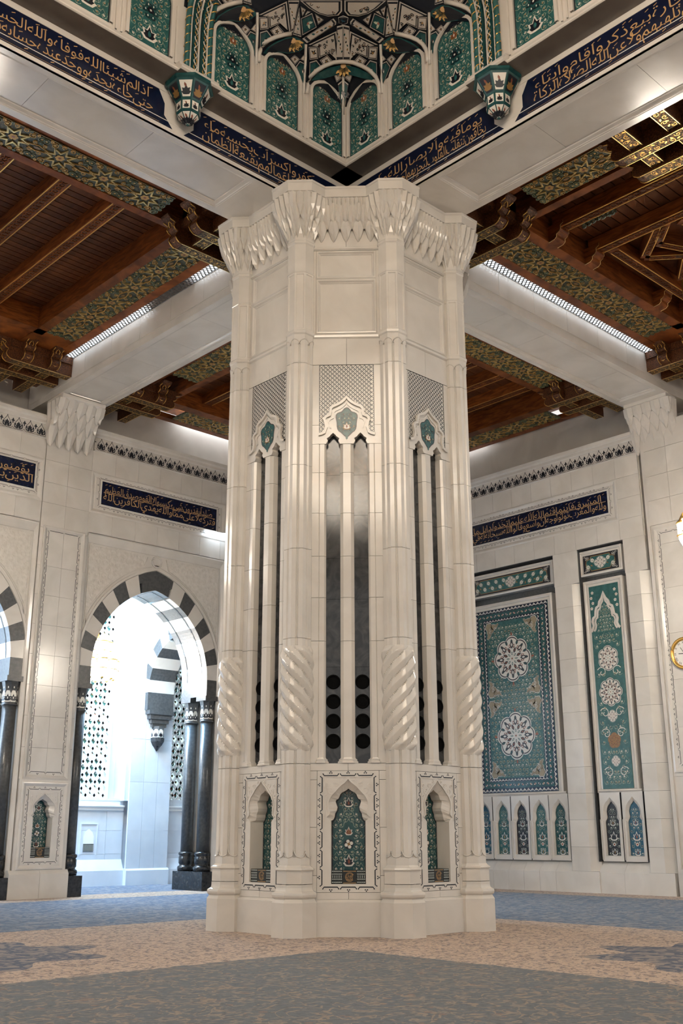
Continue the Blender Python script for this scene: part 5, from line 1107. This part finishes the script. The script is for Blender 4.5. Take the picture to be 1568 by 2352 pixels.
# ------------------------------------------------------------------ muqarnas vault over the corner
def cray(px, py): return fw+rt*((px-784)/F_PX)-up*((py-1176)/F_PX)
def vault_z(x, y):
    a, b_ = -1.2-x, -1.2-y; m = min(a, b_); m = m-0.06*math.exp(-abs(a-b_)*4)
    return 16.45+1.45*math.sqrt(max(m, 0.0)/1.2)
def vpt(px, py, lift=0.0):
    d = cray(px, py); z = 15.2
    while z < 22:
        t = (z-CAM.z)/d.z; p = CAM+d*t
        if z >= vault_z(p.x, p.y) or min(-1.2-p.x, -1.2-p.y) <= 0.0: break
        z += 0.004
    return p-d.normalized()*lift
vt = thing('ceiling_vault', 'faceted vault of white, teal and black star tiles filling the corner above the ledge', 'vault', (-2, -2, 16.5), kind='structure')
b = MB('ink'); N_ = 44; vs = []; fs = []
for i in range(N_+1):
    for j in range(N_+1):
        x, y = -1.2-4.2*(i/N_)**1.6, -1.2-4.2*(j/N_)**1.6; vs.append((x, y, vault_z(x, y)+0.05))
for i in range(N_):
    for j in range(N_):
        if i*i+j*j < N_*N_*1.6: fs.append((i*(N_+1)+j, (i+1)*(N_+1)+j, (i+1)*(N_+1)+j+1, i*(N_+1)+j+1))
b.add(vs, fs); b.build('vault_shell', vt)
def C(pts): return [(480+x/2.8, y/2.8) for x, y in pts]
UNIT = [  # facets of one bay, in the frame of the second bay (rosette at 540,262)
    ('t', [(240, 235), (265, 200), (310, 222), (300, 300), (297, 380)]), ('t', [(328, 208), (372, 195), (415, 250), (350, 305), (326, 335)]),
    ('w', [(322, 110), (380, 108), (382, 186), (328, 192)]), ('w', [(393, 196), (442, 163), (482, 208), (430, 245)]),
    ('f', [(320, 95), (500, 8), (524, 212), (458, 150), (388, 180), (384, 102)]), ('n', [(508, 2), (580, 2), (540, 205), (528, 212)]), ('n', [(580, 45), (592, 238), (538, 222)]),
    ('w', [(205, 185), (232, 160), (265, 190), (235, 225)]), ('w', [(268, 190), (306, 140), (308, 215)])]
UNIT0 = [('d', [(590, 118), (662, 84), (692, 176), (600, 228)]), ('w', [(588, 40), (622, 62), (600, 108)]), ('w', [(632, 70), (655, 75), (612, 104)]), ('w', [(680, 88), (736, 128), (700, 160)]),
    ('n', [(598, 250), (800, 118), (818, 140), (816, 158), (628, 278)]), ('r', [(582, 2), (640, 52), (700, 88), (765, 106), (832, 100), (856, 72), (856, 2)])]
def sh(pts, dx, dy, k=1.0, ox=0, oy=0): return [((x-ox)*k+ox+dx, (y-oy)*k+oy+dy) for x, y in pts]
FAC = [(k_, p_) for k_, p_ in UNIT]+UNIT0
FAC += [(k_, sh(p_, 318, 192)) for k_, p_ in UNIT[:5]]+[('n', [(822, 168), (862, 158), (862, 392), (812, 392)])]+[(k_, sh(p_, 318, 192)) for k_, p_ in UNIT[7:]]
FAC += [('s', [(862, 100), (895, 112), (890, 150), (862, 160), (834, 150), (829, 112)])]
FAC += [(k_, sh(p_, -318, -205)) for k_, p_ in UNIT if max(y for x, y in p_) > 190 and k_ != 'f']
FAC += [('t', [(828, 540), (862, 512), (862, 730), (850, 690)]), ('w', [(790, 455), (830, 470), (858, 500), (820, 530)])]
def facet(kind, px):
    P_ = [vpt(x, y, 0.02) for x, y in px]; c_ = sum(P_, Vector())/len(P_); vw = (CAM-c_).normalized()
    b = MB('ink'); base = {'t': 'teal_deep', 'd': 'teal_deep', 's': 'ink'}.get(kind, 'tile_pale')
    b.poly([c_+(p_-c_)*0.99 for p_ in P_], 'tile_pale'); b.poly([c_+(p_-c_)*0.90+vw*0.006 for p_ in P_], 'ink'); b.poly([c_+(p_-c_)*0.78+vw*0.012 for p_ in P_], base)
    R_ = sorted((p_-c_).length for p_ in P_); e1 = max(P_, key=lambda q: (q-c_).length)-c_; L_ = e1.length; e1 = e1.normalized(); e2 = vw.cross(e1).normalized(); ff = Fr(c_+vw*0.016, e2, e1, vw); rin = R_[0]*0.6
    if kind == 't': b.shape(ff, PALM, 0, -rin*0.7, rin*1.5, 0, 'ink'); b.shape(ff, LEAF, 0, -rin*0.3, rin*0.8, 0, 'white_glaze', 0.004)
    elif kind == 'd':
        for q in range(4): b.shape(ff, LEAF, 0, 0, rin*0.9, q*PI/2+PI/4, 'pale_vine')
        b.disc(ff, 0, 0, rin*0.25, 'rust', 0.004, 4)
    elif kind == 'w':
        for q in range(5): b.shape(ff, LEAF, 0, 0, rin*0.75, q*2*PI/5, 'ink')
        b.disc(ff, 0, 0, rin*0.28, 'ochre', 0.004, 6)
    elif kind in 'fr':
        rng = random.Random(int(px[0][0])); 
        for q in range(70):
            x, y = rng.uniform(-L_, L_)*0.6, rng.uniform(-L_, L_)*0.6; w3 = c_+e2*x+e1*y
            d_ = w3-CAM; zz = d_.dot(fw); sx, sy = 784+F_PX*d_.dot(rt)/zz, 1176-F_PX*d_.dot(up)/zz
            cxp = sum(p[0] for p in px)/len(px); cyp = sum(p[1] for p in px)/len(px)
            if inside([(cxp+(p[0]-cxp)*0.66, cyp+(p[1]-cyp)*0.66) for p in px], sx, sy):
                b.ribbon(ff, spiral(x, y, L_*0.07, rng.uniform(0, 6), 0.9, 8), 0.012, 'ink', 0.0); b.shape(ff, LEAF, x, y, L_*0.06, rng.uniform(0, 6), rng.choice(('ink', 'ochre', 'rust', 'teal_deep')), 0.003)
    elif kind == 'n':
        for q in range(-3, 3): b.shape(ff, LEAF, 0.02*(-1)**q, q*L_*0.2, L_*0.16, 0.4*(-1)**q, ('ink', 'ochre', 'teal_deep')[q % 3])
    else:
        for q in range(5): b.shape(ff, ALMOND, rin*0.5*math.cos(q*1.2566), rin*0.5*math.sin(q*1.2566), rin*0.7, q*1.2566-PI/2, 'blue_tile')
    b.build('facet', vt)
for kind, pts in FAC:
    pts = [(x, y) for x, y in pts]
    for mir in (False, True):
        q = [(2*862-x, y) for x, y in pts] if mir else pts
        if mir and max(x for x, y in pts) >= 862 and kind == 's': continue
        facet(kind, C(q))
# hoods: dark rosette half-domes under white arches
HOOD = [(320, 398), (322, 350), (330, 318), (350, 285), (385, 258), (430, 238), (480, 224), (526, 216)]
DARK = [(345, 345), (375, 305), (430, 268), (500, 240), (560, 236), (612, 272), (622, 300), (580, 332), (510, 345), (440, 335), (390, 345)]
CH = [(628, 600), (632, 545), (650, 498), (690, 455), (740, 425), (800, 402), (862, 396)]
def hood(arch, dark, ros, mirs, rr=26):
    for mir in mirs:
        f_ = (lambda p_: [(2*862-x, y) for x, y in p_]) if mir else (lambda p_: p_)
        b = MB('teal_deep'); P_ = [vpt(x, y, 0.025) for x, y in C(f_(dark))]; b.poly(P_, 'teal_deep'); b.poly([sum(P_, Vector())/len(P_)+(p_-sum(P_, Vector())/len(P_))*0.86+(CAM-P_[0]).normalized()*0.006 for p_ in P_], 'ink')
        rx, ry = f_([ros])[0]; c_ = vpt(*C([(rx, ry)])[0], 0.05); vw = (CAM-c_).normalized(); e2 = rt.copy(); e1 = e2.cross(vw)*-1; ff = Fr(c_, e2, up, vw)
        for q in range(14): b.shape(ff, LEAF, 0, -0.02, 0.22 if q % 2 else 0.17, PI/2+PI*(q+0.5)/14, 'gold_paint' if q % 2 else 'teal_deep', 0.004); 
        for q in range(10): b.shape(ff, ALMOND, 0.19*math.cos(PI+PI*q/9), 0.19*math.sin(PI+PI*q/9), 0.05, PI*q/9+PI/2, 'ink', 0.006)
        b.disc(ff, 0, 0, 0.06, 'gold_letter', 0.010, 8); b.build('rosette', vt)
        b = MB('marble_wall'); pts = [vpt(x, y, 0.06) for x, y in C(f_(arch))]; b.tube(pts, 0.045, None, 6); b.build('hood_rib', vt)
hood(HOOD, DARK, (540, 262), (False, True)); hood(sh(HOOD, -318, -205), sh(DARK, -318, -203), (220, 60), (False, True))
b = MB('marble_wall'); full = CH+[(2*862-x, y) for x, y in reversed(CH[:-1])]; b.tube([vpt(x, y, 0.06) for x, y in C(full)], 0.045, None, 6); b.build('hood_rib', vt)
dk = [(655, 520), (700, 470), (770, 435), (862, 415)]; b = MB('teal_deep'); dk = dk+[(2*862-x, y) for x, y in reversed(dk[:-1])]+[(990, 505), (862, 470), (740, 505)]
b.poly([vpt(x, y, 0.025) for x, y in C(dk)]); c_ = vpt(*C([(862, 422)])[0], 0.05); ff = Fr(c_, rt, up, (CAM-c_).normalized())
for q in range(14): b.shape(ff, LEAF, 0, -0.02, 0.22 if q % 2 else 0.16, PI/2+PI*(q+0.5)/14, 'gold_paint' if q % 2 else 'teal_deep', 0.004)
b.disc(ff, 0, 0, 0.06, 'gold_letter', 0.010, 8); b.build('rosette', vt)
for line in ([(310, 80), (309, 200), (307, 310), (305, 410)], [(622, 285), (618, 400), (614, 500), (610, 600)], [(862, 480), (862, 600), (862, 740)]):
    for mir in ((False, True) if line[0][0] < 860 else (False,)):
        q = [(2*862-x, y) for x, y in line] if mir else line; b = MB('marble_wall'); b.tube([vpt(x, y, 0.05) for x, y in C(q)], 0.030, None, 5); b.build('rib', vt)
b = MB('marble_wall'); b.box(ID, -26, 0.6, -26, 0.6, 20.5, 20.7); b.build('vault_cover', vt)
df = MB('marble_wall'); df.box(ID, -26.3, -25, -26, 0.6, 14.0, 20.6); df.box(ID, -26, 0.6, -26.3, -25, 14.0, 20.6); tag(df.build('wall_drum_front'), 'plain drum walls closing the dome bay behind the camera', 'wall', kind='structure')
# ------------------------------------------------------------------ timber ceilings of the aisles
ZF = 14.90; ZJ = 15.15; ZP = 15.48
def arab_strip(parent, dn, a0, a1, b0, b1, seed=1):
    """gilded star-and-scroll carved board; dn faces down, strip runs along a"""
    t = MB('arabesque_ground'); t.box(dn, a0, a1, b0, b1, -0.03, 0.0); brd = t.build('carved_board', parent)
    w = b1-b0; L = a1-a0; n = max(1, round(L/1.02)); u = L/n; bm = (b0+b1)/2; R = w*0.40
    g = MB('gold_paint'); sp = MB('olive')
    for i in range(n):
        cx = a0+u*(i+0.5)
        for k_, rr in enumerate((R, R*0.84)):
            pts = [(cx+(rr if q % 2 == 0 else rr*0.52)*math.cos(q*PI/8), bm+(rr if q % 2 == 0 else rr*0.52)*math.sin(q*PI/8)) for q in range(16)]
            g.ribbon(dn, pts, 0.016, 'gold_pale', 0.03, closed=True, h=0.03)
        flower(g, dn, cx, bm, 0.10, 6, 'gold_paint', 'rust', 0.015)
        if i < n-1 or True:
            dx = cx+u*0.5; hl = u*0.5-R*0.55
            if i < n-1:
                g.ribbon(dn, [(dx-hl, bm), (dx, bm+0.10), (dx+hl, bm), (dx, bm-0.10)], 0.022, 'gold_paint', 0.03, closed=True, h=0.03); g.shape(dn, ALMOND, dx, bm, 0.16, PI/2, 'ochre', 0.02)
        for sx in (-1, 1):
            for sb in (-1, 1):
                for ox, ob, r in ((0.27, 0.36, 0.088), (0.45, 0.36, 0.082), (0.40, 0.16, 0.055), (0.10, 0.44, 0.06), (0.36, 0.44, 0.04), (0.20, 0.46, 0.04), (0.49, 0.20, 0.05)):
                    x, y = cx+sx*u*ox, bm+sb*w*ob
                    sp.ribbon(dn, spiral(x, y, r, sx*0.8+sb, sx*sb*1.5, 14, 0.25), 0.016, 'gold_paint' if ox in (0.27, 0.40, 0.36, 0.10) else 'olive', 0.022, h=0.022); sp.disc(dn, x, y, r*0.3, 'gold_paint' if ob == 0.36 else 'teal_deep', 0.02, 6)
    for e, s in ((a0, 1), (a1, -1)):
        for q in range(5): sp.ribbon(dn, spiral(e+s*(0.08+0.05*(q % 2)), b0+w*(q+0.5)/5, 0.085, q, 1.4, 14, 0.2), 0.022, 'olive', 0.024, h=0.024)
    g.ribbon(dn, rect(a0, b0, a1, b1), 0.012, 'gold_paint', 0.01, closed=True)
    g.build('gilt_stars', brd); sp.build('scrolls', brd); return brd
def joist(parent, fr, a0, a1, b, w=0.34, z=ZJ, zt=ZP, carve=True, lines=True):
    """beam along a at b, bottom at z: timber, carved chain band, two gilt lines"""
    m = MB('wood'); m.box(fr, a0, a1, b-w/2, b+w/2, z, zt); j = m.build('joist', parent)
    dn = Fr(fr(0, 0, z), fr.u, fr.v, -fr.n)
    if carve:
        c = MB('wood_carved'); c.box(dn, a0+0.12, a1-0.12, b-w*0.28, b+w*0.28, -0.01, 0.006); n = int((a1-a0-0.3)/0.15)
        for i in range(n):
            x = a0+0.2+0.15*i; c.ribbon(dn, [(x+0.085*math.cos(q*PI/5), b+w*0.22*math.sin(q*PI/5)) for q in range(10)], 0.022, 'wood', 0.022, closed=True, h=0.018); c.disc(dn, x, b, 0.022, 'wood', 0.02, 6)
        c.build('carved_band', j)
    if lines:
        for s in (-1, 1): c = MB('gold'); c.box(dn, a0+0.12, a1-0.12, b+s*w*0.42-0.010, b+s*w*0.42+0.010, 0, 0.008); c.build('gilt_line', j)
    return j
# console arms
ARMP = [(1.00, 0.0), (1.05, 0.015), (1.12, 0.06), (1.155, 0.13), (1.14, 0.21), (1.10, 0.255), (1.105, 0.285), (1.17, 0.31), (1.215, 0.36), (1.215, 0.41), (1.18, 0.45), (1.21, 0.48), (1.32, 0.51), (1.40, 0.55), (1.42, 0.60)]
def arm_mesh(L, w=0.31):
    pr = [(0, 0)]+[(L-1.42+a, q) for a, q in ARMP]+[(0, 0.60)]
    f = Fr((0, 0, 0), (1, 0, 0), (0, 0, 1), (0, -1, 0)); b = MB('wood_carved'); b.prism(f, pr, -w/2, w/2, 'wood_carved'); return mesh_of(b, 'console_arm')
def arm_gilt(L, w=0.31):
    g = MB('gilt_carving'); x1 = L-0.48; dn = Fr((0, 0, 0), (1, 0, 0), (0, 1, 0), (0, 0, -1)); g.box(dn, 0.05, x1, -w*0.36, w*0.36, 0, 0.008)
    for s in (-1, 1):
        g.box(dn, 0.02, x1+0.06, s*w*0.43-0.009, s*w*0.43+0.009, 0, 0.012, 'gold_pale')
        pts = [Vector((L-1.42+a, s*w*0.44, q)) for a, q in ARMP]; g.tube([p+Vector((0.010, 0, -0.006)) for p in pts[:13]], 0.013, 'gold', 5)
        n = int(x1/0.17)
    for i in range(int((x1-0.1)/0.16)):
        x = 0.14+0.16*i; g.ribbon(dn, spiral(x, 0.05*(-1)**i, 0.065, i*2.0, 1.2, 10), 0.011, 'gold', 0.013); g.shape(dn, LEAF, x, -0.05*(-1)**i, 0.09, i*1.7, 'gold', 0.012)
    nf = Fr((L-0.34, 0, 0.10), (0, 1, 0), (0.35, 0, 0.94), (0.94, 0, -0.35)); g.ribbon(nf, [(0.05*math.cos(q*PI/4), 0.05*math.sin(q*PI/4)) for q in range(8)], 0.010, 'gold', 0.050, closed=True)
    
    nf = Fr((L-0.26, 0, 0.43), (0, 1, 0), (0.5, 0, 0.86), (0.86, 0, -0.5)); g.tube([nf(a, q, 0.06) for a, q in ((0, -0.10), (-0.05, 0.0), (-0.06, 0.05), (0, 0.14), (0.06, 0.05), (0.05, 0.0), (0, -0.10))], 0.012, 'gold', 5)
    return mesh_of(g, 'gilt_inlay')
AM = {L: (arm_mesh(L), arm_gilt(L)) for L in (2.27, 2.60)}
def cluster(label, o, p, q, lift=0.0):
    p, q = Vector(p), Vector(q); t = thing('console_cluster', label, 'bracket', (o[0], o[1], 14.3), group='gilded corner consoles of the timber ceilings')
    for (d, wv, L, offs, z) in ((p, q, 2.27, (1.22, 2.0), 14.30), (q, p, 2.60, (0.61, 1.43), 14.36)):
        for of in offs:
            st = Vector((o[0], o[1], z+lift))+wv*of; M = Matrix(((d.x, wv.x, 0, st.x), (d.y, wv.y, 0, st.y), (0, 0, 1, st.z), (0, 0, 0, 1)))
            a = inst(AM[L][0], 'console_arm', t, M); g = bpy.data.objects.new('gilt_inlay', AM[L][1]); g.parent = a; put(g, ORG[a.name])
    b = MB('wood_carved'); c3 = Vector((o[0], o[1], 0)); fr = Fr(c3, p, q, (0, 0, 1)); b.box(fr, 0.02, 1.9, 0.02, 2.2, 14.66+lift, 14.88+lift); b.build('corner_block', t)
    return t
X_, Y_ = Vector((1, 0, 0)), Vector((0, 1, 0))
cluster('gilded wooden corner console left of the pier capital', (-0.79, 0.79), -X_, Y_)
cluster('gilded wooden corner console above the left wall bracket, left of the beam', (-0.79, 12.95), -X_, -Y_)
cluster('gilded wooden corner console right of the pier capital', (0.79, -0.79), -Y_, X_)
cluster('gilded wooden corner console above the right wall bracket, at the picture edge', (13.25, -0.79), -Y_, -X_)
cluster('brightly gilt corner console at the upper right edge of the picture', (0.79, -7.6), Y_, X_)
cluster('gilded corner console right of the left wall beam, beyond the pier', (0.79, 12.95), X_, -Y_)
cluster('gilded corner console left of the right wall beam, beyond the pier', (13.25, 0.79), Y_, -X_)
def aisle(nm, label, fr, J, I, side=True, mir=1):
    """fr maps (j, i, z); j away from the back beam, i away from the front beam"""
    t = thing(nm, label, 'ceiling', fr(J*0.5, I*0.5, ZP), kind='structure')
    dn = Fr(fr(0, 0, ZF), fr.u, fr.v, -fr.n); dni = Fr(fr(0, 0, ZF), fr.v, fr.u, -fr.n)
    # skylight grilles beside the back beam
    g = MB('grille_metal'); f2 = Fr(fr(0, 0, ZF), fr.v, fr.u, fr.n); y = 2.3; st = 0.125
    while y < I-1.6:
        g.ribbon(f2, [(y, 0.79), (y+0.235, 1.07)], 0.030, None, 0.0, h=0.02); g.ribbon(f2, [(y+0.235, 0.79), (y, 1.07)], 0.030, None, 0.0, h=0.02); y += st
    g.box(fr, 0.78, 0.80, 2.2, I-1.3, ZF-0.03, ZF); g.build('skylight_grille', t)
    for i0, i1 in (((2.3, I*0.36), (I*0.52, I-1.7)) if nm == 'ceiling_left' else ((2.3, I-1.7),)):
        s = MB('daylight'); s.box(fr, 0.785, 1.06, i0, i1, ZF+0.05, ZF+0.06); s.build('skylight_pane', t)
    w = MB('wood'); w.box(fr, 1.06, 1.32, 1.0, I, ZF-0.02, ZF+0.12); w.build('border_rail', t)
    w = MB('wood'); w.box(fr, 2.20, 2.48, 2.9, I-2.2, ZF-0.03, ZP+0.1); w.build('border_rail', t)
    arab_strip(t, dni, 3.30, I-3.2, 1.32, 2.20)
    w = MB('wood'); w.box(fr, 1.06, J, 0.79, 2.05, ZF+0.02, ZF+0.14); w.build('border_rail', t)
    w = MB('wood'); w.box(fr, 2.2, J, 2.90, 3.12, ZF-0.03, ZP+0.1); w.build('border_rail', t)
    w = MB('wood'); w.box(fr, 1.06, J, I-3.2, I-0.2, ZF+0.0, ZF+0.14); w.build('border_rail', t)
    w = MB('wood'); w.box(fr, 2.2, J, I-3.3, I-3.0, ZF-0.03, ZP+0.1); w.build('border_rail', t)
    w = MB('wood'); w.box(fr, 0.78, J, 0.78, I+0.3, ZP+0.1, ZP+0.2); w.box(fr, 0.76, 0.80, 0.78, I, 15.0, ZP+0.2, 'marble_wall'); w.build('roof_deck', t)
    return t, dn, dni
C1 = Fr((0, 0, 0), (-1, 0, 0), (0, 1, 0), (0, 0, 1)); C2 = Fr((0, 0, 0), (0, -1, 0), (1, 0, 0), (0, 0, 1)); C3 = Fr((0, 0, 0), (1, 0, 0), (0, 1, 0), (0, 0, 1))
def planks(t, fr, j0, j1, i0, i1, pitch, along='j', z=ZP):
    L = (j1-j0) if along == 'j' else (i1-i0); m = MB('wood_plank'); m.box(ID, 0, L, 0.012, pitch-0.012, 0, 0.03); me = mesh_of(m, 'plank')
    n = int(((i1-i0) if along == 'j' else (j1-j0))/pitch)
    for k_ in range(n):
        if along == 'j': o_ = fr(j0, i0+k_*pitch, z); M = Fr(o_, fr.u, fr.v, fr.n).mat()
        else: o_ = fr(j0+k_*pitch, i0, z); M = Fr(o_, fr.v, fr.u, fr.n).mat()
        inst(me, 'plank', t, M)
# ---- left aisle
c1, dn1, dni1 = aisle('ceiling_left', 'dark timber ceiling with gilt star boards, upper left', C1, 14.0, 13.0)
arab_strip(c1, dn1, 3.25, 9.4, 2.05, 2.90); arab_strip(c1, dn1, 3.25, 9.4, 11.9, 12.75)
C1i = Fr((0, 0, 0), (0, 1, 0), (-1, 0, 0), (0, 0, 1)); js = [3.81, 5.145, 6.48, 7.81, 9.14]
for x in js: joist(c1, C1i, 3.12, 9.8, x)
edges = [2.48]+js+[10.4]
for a, b_ in zip(edges[:-1], edges[1:]): planks(c1, C1, a+(0.17 if a != 2.48 else 0), b_-0.17, 3.12, 9.8, 0.205)
for x in js:
    for d_ in (-0.45, 0.45):
        b = MB('gold'); b.box(C1, x+d_-0.01, x+d_+0.01, 3.115, 3.13, ZJ-0.16, ZJ-0.02); b.build('gilt_peg', c1)
b = MB('arabesque_ground'); 
for q in range(9): b.ribbon(Fr((0, 9.75, 15.3), (1, 0, 0), (0, 0, 1), (0, -1, 0)), spiral(-2.7-0.13*q, 0.02-0.10*abs(q-4)/4, 0.085, q, 1.5, 12), 0.03, 'pale_vine', 0.0, h=0.03)
b.build('carved_spray', c1)
# ---- right aisle with star truss
c2, dn2, dni2 = aisle('ceiling_right', 'dark timber ceiling with gilt star boards and star truss, upper right', C2, 9.0, 13.4)
arab_strip(c2, dn2, 3.33, 5.95, 1.95, 2.80)
C2j = Fr((0, 0, 0), (0, -1, 0), (1, 0, 0), (0, 0, 1))
for x in (4.30, 5.765): joist(c2, C2j, 2.6, 8.6, x, 0.30)
for a, b_ in ((3.12, 4.15), (4.45, 5.615)): planks(c2, C2, 2.5, 8.6, a, b_, 0.26, 'i', ZP+0.02)
C2i = Fr((0, 0, 0), (1, 0, 0), (0, -1, 0), (0, 0, 1))
joist(c2, C2i, 5.93, 10.2, 3.06, 0.28)
b = MB('wood_plank'); b.box(C2, 2.4, 9, 5.9, 10.4, ZP+0.05, ZP+0.09); b.build('star_ground', c2)
for (p0, p1) in (((5.95, 4.32), (6.95, 3.33)), ((6.95, 3.33), (7.62, 4.10)), ((6.60, 3.9), (7.55, 4.35)), ((6.1, 4.75), (7.0, 5.3)), ((7.62, 4.10), (8.2, 5.2)), ((5.95, 4.5), (6.6, 3.9)), ((7.62, 4.1), (8.6, 3.4)), ((6.2, 5.6), (7.3, 6.0))):
    a_ = Vector((p0[0], -p0[1], 0)); d_ = Vector((p1[0]-p0[0], -(p1[1]-p0[1]), 0)); L = d_.length; d_.normalize(); fr = Fr(a_, d_, (-d_.y, d_.x, 0), (0, 0, 1)); joist(c2, fr, 0, L, 0, 0.22, ZJ+0.06, ZP+0.06)
def s_end(fr, a, b, w, z):
    """short S-curved bracket carrying a joist end"""
    m = MB('wood'); pr = [(0, -0.02), (0.16, 0.0), (0.22, 0.05), (0.22, 0.12), (0.30, 0.16), (0.34, 0.22), (0.34, 0.30), (0.42, 0.34), (0.42, 0.40), (0, 0.40)]
    f2 = Fr(fr(a, b, z), fr.u, fr.n, fr.v); m.prism(f2, pr, -w/2, w/2); o = m.build('joist_bracket', c2)
    g = MB('gold_pale')
    for s in (-1, 1): g.tube([f2(x, y, s*w/2) for x, y in pr[:-1]], 0.009, None, 4)
    g.build('gilt_line', o)
for x in (4.30, 5.765, 8.9): s_end(C2j, 2.48, x, 0.34, ZJ-0.28)
b = MB('pale_vine')
for k_, (x, y) in enumerate(((4.9, -3.0), (3.3, -3.6))):
    for q in range(7): b.ribbon(Fr((x, y, 15.34), (0.0, -1, 0), (0, 0, 1), (1, 0, 0)), spiral(0.13*q, 0.10-0.06*abs(q-3)/3, 0.08, q, 1.5, 12), 0.028, 'pale_vine', 0.0, h=0.03)
b.build('carved_spray', c2)
# ---- corner aisle behind the pier
c3 = thing('ceiling_corner', 'timber ceiling with gilt star boards seen past both sides of the pier', 'ceiling', (7, 7, ZP), kind='structure')
d3 = Fr((0, 0, ZF), (1, 0, 0), (0, 1, 0), (0, 0, -1)); d3i = Fr((0, 0, ZF), (0, 1, 0), (1, 0, 0), (0, 0, -1))
w = MB('wood'); w.box(ID, 0.79, 14.2, 0.79, 13.8, ZP+0.1, ZP+0.2); w.build('roof_deck', c3)
for nm_, bx_ in (('a', (0.79, 1.93, 0.8, 13.2)), ('b', (2.88, 3.14, 2.8, 11.85)), ('c', (0.79, 13.3, 0.79, 1.95)), ('d', (2.88, 12.4, 2.80, 3.06)), ('e', (2.9, 12.4, 11.5, 11.87)), ('f', (2.2, 12.4, 12.72, 13.0)), ('g', (12.25, 12.60, 2.9, 12.0)), ('h', (13.45, 13.7, 2.9, 12.8))):
    m = MB('wood'); m.box(ID, bx_[0], bx_[1], bx_[2], bx_[3], ZF-0.02, ZF+0.14 if nm_ in 'acfh' else ZP+0.1); m.build('border_rail', c3)
arab_strip(c3, d3i, 3.1, 9.75, 1.93, 2.88); arab_strip(c3, d3, 3.1, 10.95, 1.95, 2.80); arab_strip(c3, d3, 4.0, 9.8, 11.87, 12.72); arab_strip(c3, d3i, 3.8, 9.0, 12.60, 13.45)
C3i = Fr((0, 0, 0), (0, 1, 0), (1, 0, 0), (0, 0, 1))
for x in (4.5, 5.83, 7.16, 8.5, 9.83, 11.16): joist(c3, C3i, 3.06, 11.5, x)
e3 = [3.14, 4.5, 5.83, 7.16, 8.5, 9.83, 11.16, 12.3]
for a, b_ in zip(e3[:-1], e3[1:]):
    if a > 8 or a < 4: planks(c3, C3, a+0.17, b_-0.17, 3.06, 11.5, 0.42)
    else: m = MB('wood_plank'); m.box(ID, a, b_, 3.06, 11.5, ZP, ZP+0.03); m.build('plank', c3)
# light slots behind the far boards wash the clerestory walls
for bx_ in ((4.6, 12.2, 13.02, 13.35), ): m = MB('daylight'); m.box(ID, bx_[0], bx_[1], bx_[2], bx_[3], 15.30, 15.32); m.build('skylight_pane', c3)
m = MB('daylight'); m.box(ID, 13.5, 13.8, 7.2, 12.2, 15.30, 15.32); m.build('skylight_pane', c3)
# ------------------------------------------------------------------ chandeliers
def lantern(t, c, s, glass, n=8):
    """one lamp of a chandelier: gilt caps, fluted glass drum, gallery, bulb below"""
    x, y, z = c
    b = MB('gold'); b.lathe(c, [(0.02*s, 0.62*s), (0.06*s, 0.55*s), (0.13*s, 0.42*s), (0.20*s, 0.36*s), (0.21*s, 0.33*s), (0.19*s, 0.31*s)], 12); b.lathe(c, [(0.20*s, -0.02*s), (0.22*s, 0.0), (0.19*s, 0.02*s)], 12); b.lathe(c, [(0.03*s, -0.36*s), (0.08*s, -0.32*s), (0.03*s, -0.28*s)], 10); b.build('gilt_cap', t)
    b = MB(glass); b.lathe(c, [(0.18*s, 0.02*s), (0.185*s, 0.31*s)], n, None, (True, True), False); b.lathe(c, [(0.17*s, -0.02*s), (0.16*s, -0.12*s), (0.08*s, -0.28*s)], n, None, (True, True), False); b.build('glass', t)
def chandelier(label, c, rings, glass, group=None, drop=3.0, s=1.0):
    t = thing('chandelier', label, 'chandelier', c, group=group); x, y, z = c
    b = MB('gold'); b.tube([(x, y, z), (x, y, z+drop)], 0.035*s, None, 8); b.build('stem', t)
    for r, zz, n in rings:
        b = MB('gold'); b.tube([(x+r*math.cos(2*PI*i/32), y+r*math.sin(2*PI*i/32), z+zz) for i in range(32)], 0.03*s, None, 6, True)
        for i in range(n):
            a = 2*PI*i/n; b.tube([(x, y, z+zz+0.25*s), (x+r*0.6*math.cos(a), y+r*0.6*math.sin(a), z+zz+0.12*s), (x+r*math.cos(a), y+r*math.sin(a), z+zz)], 0.018*s, None, 5)
        b.build('ring', t)
        for i in range(n):
            a = 2*PI*(i+0.5)/n; lantern(t, (x+r*math.cos(a), y+r*math.sin(a), z+zz-0.3*s), s, glass)
    return t
chandelier('white glowing lantern chandelier with gold trim hanging in the gallery behind the arch', (3.15, 15.1, 6.95), ((0.30, 0.6, 6), (0.55, 0.0, 9)), 'lamp_glass_bright', 'aisle lantern chandeliers', 4.4, 0.9)
chandelier('white and gold lantern chandelier cut by the right edge of the picture', (8.0, -3.72, 8.55), ((0.25, 0.75, 5), (0.55, 0.0, 8)), 'lamp_glass_bright', 'aisle lantern chandeliers', 6.3, 0.9)
chandelier('great dome chandelier of gilt lanterns above the camera, seen only in reflections', (-10.4, -11.0, 13.0), ((1.0, 2.4, 8), (2.0, 1.2, 14), (2.8, 0.0, 20), (1.4, -1.0, 8)), 'lamp_glass', None, 7.4, 1.5)
chandelier('gilt lantern chandelier in the left aisle beyond the picture edge', (-6.2, 6.8, 8.6), ((0.25, 0.75, 5), (0.55, 0.0, 8)), 'lamp_glass_bright', 'aisle lantern chandeliers', 6.3, 0.9)
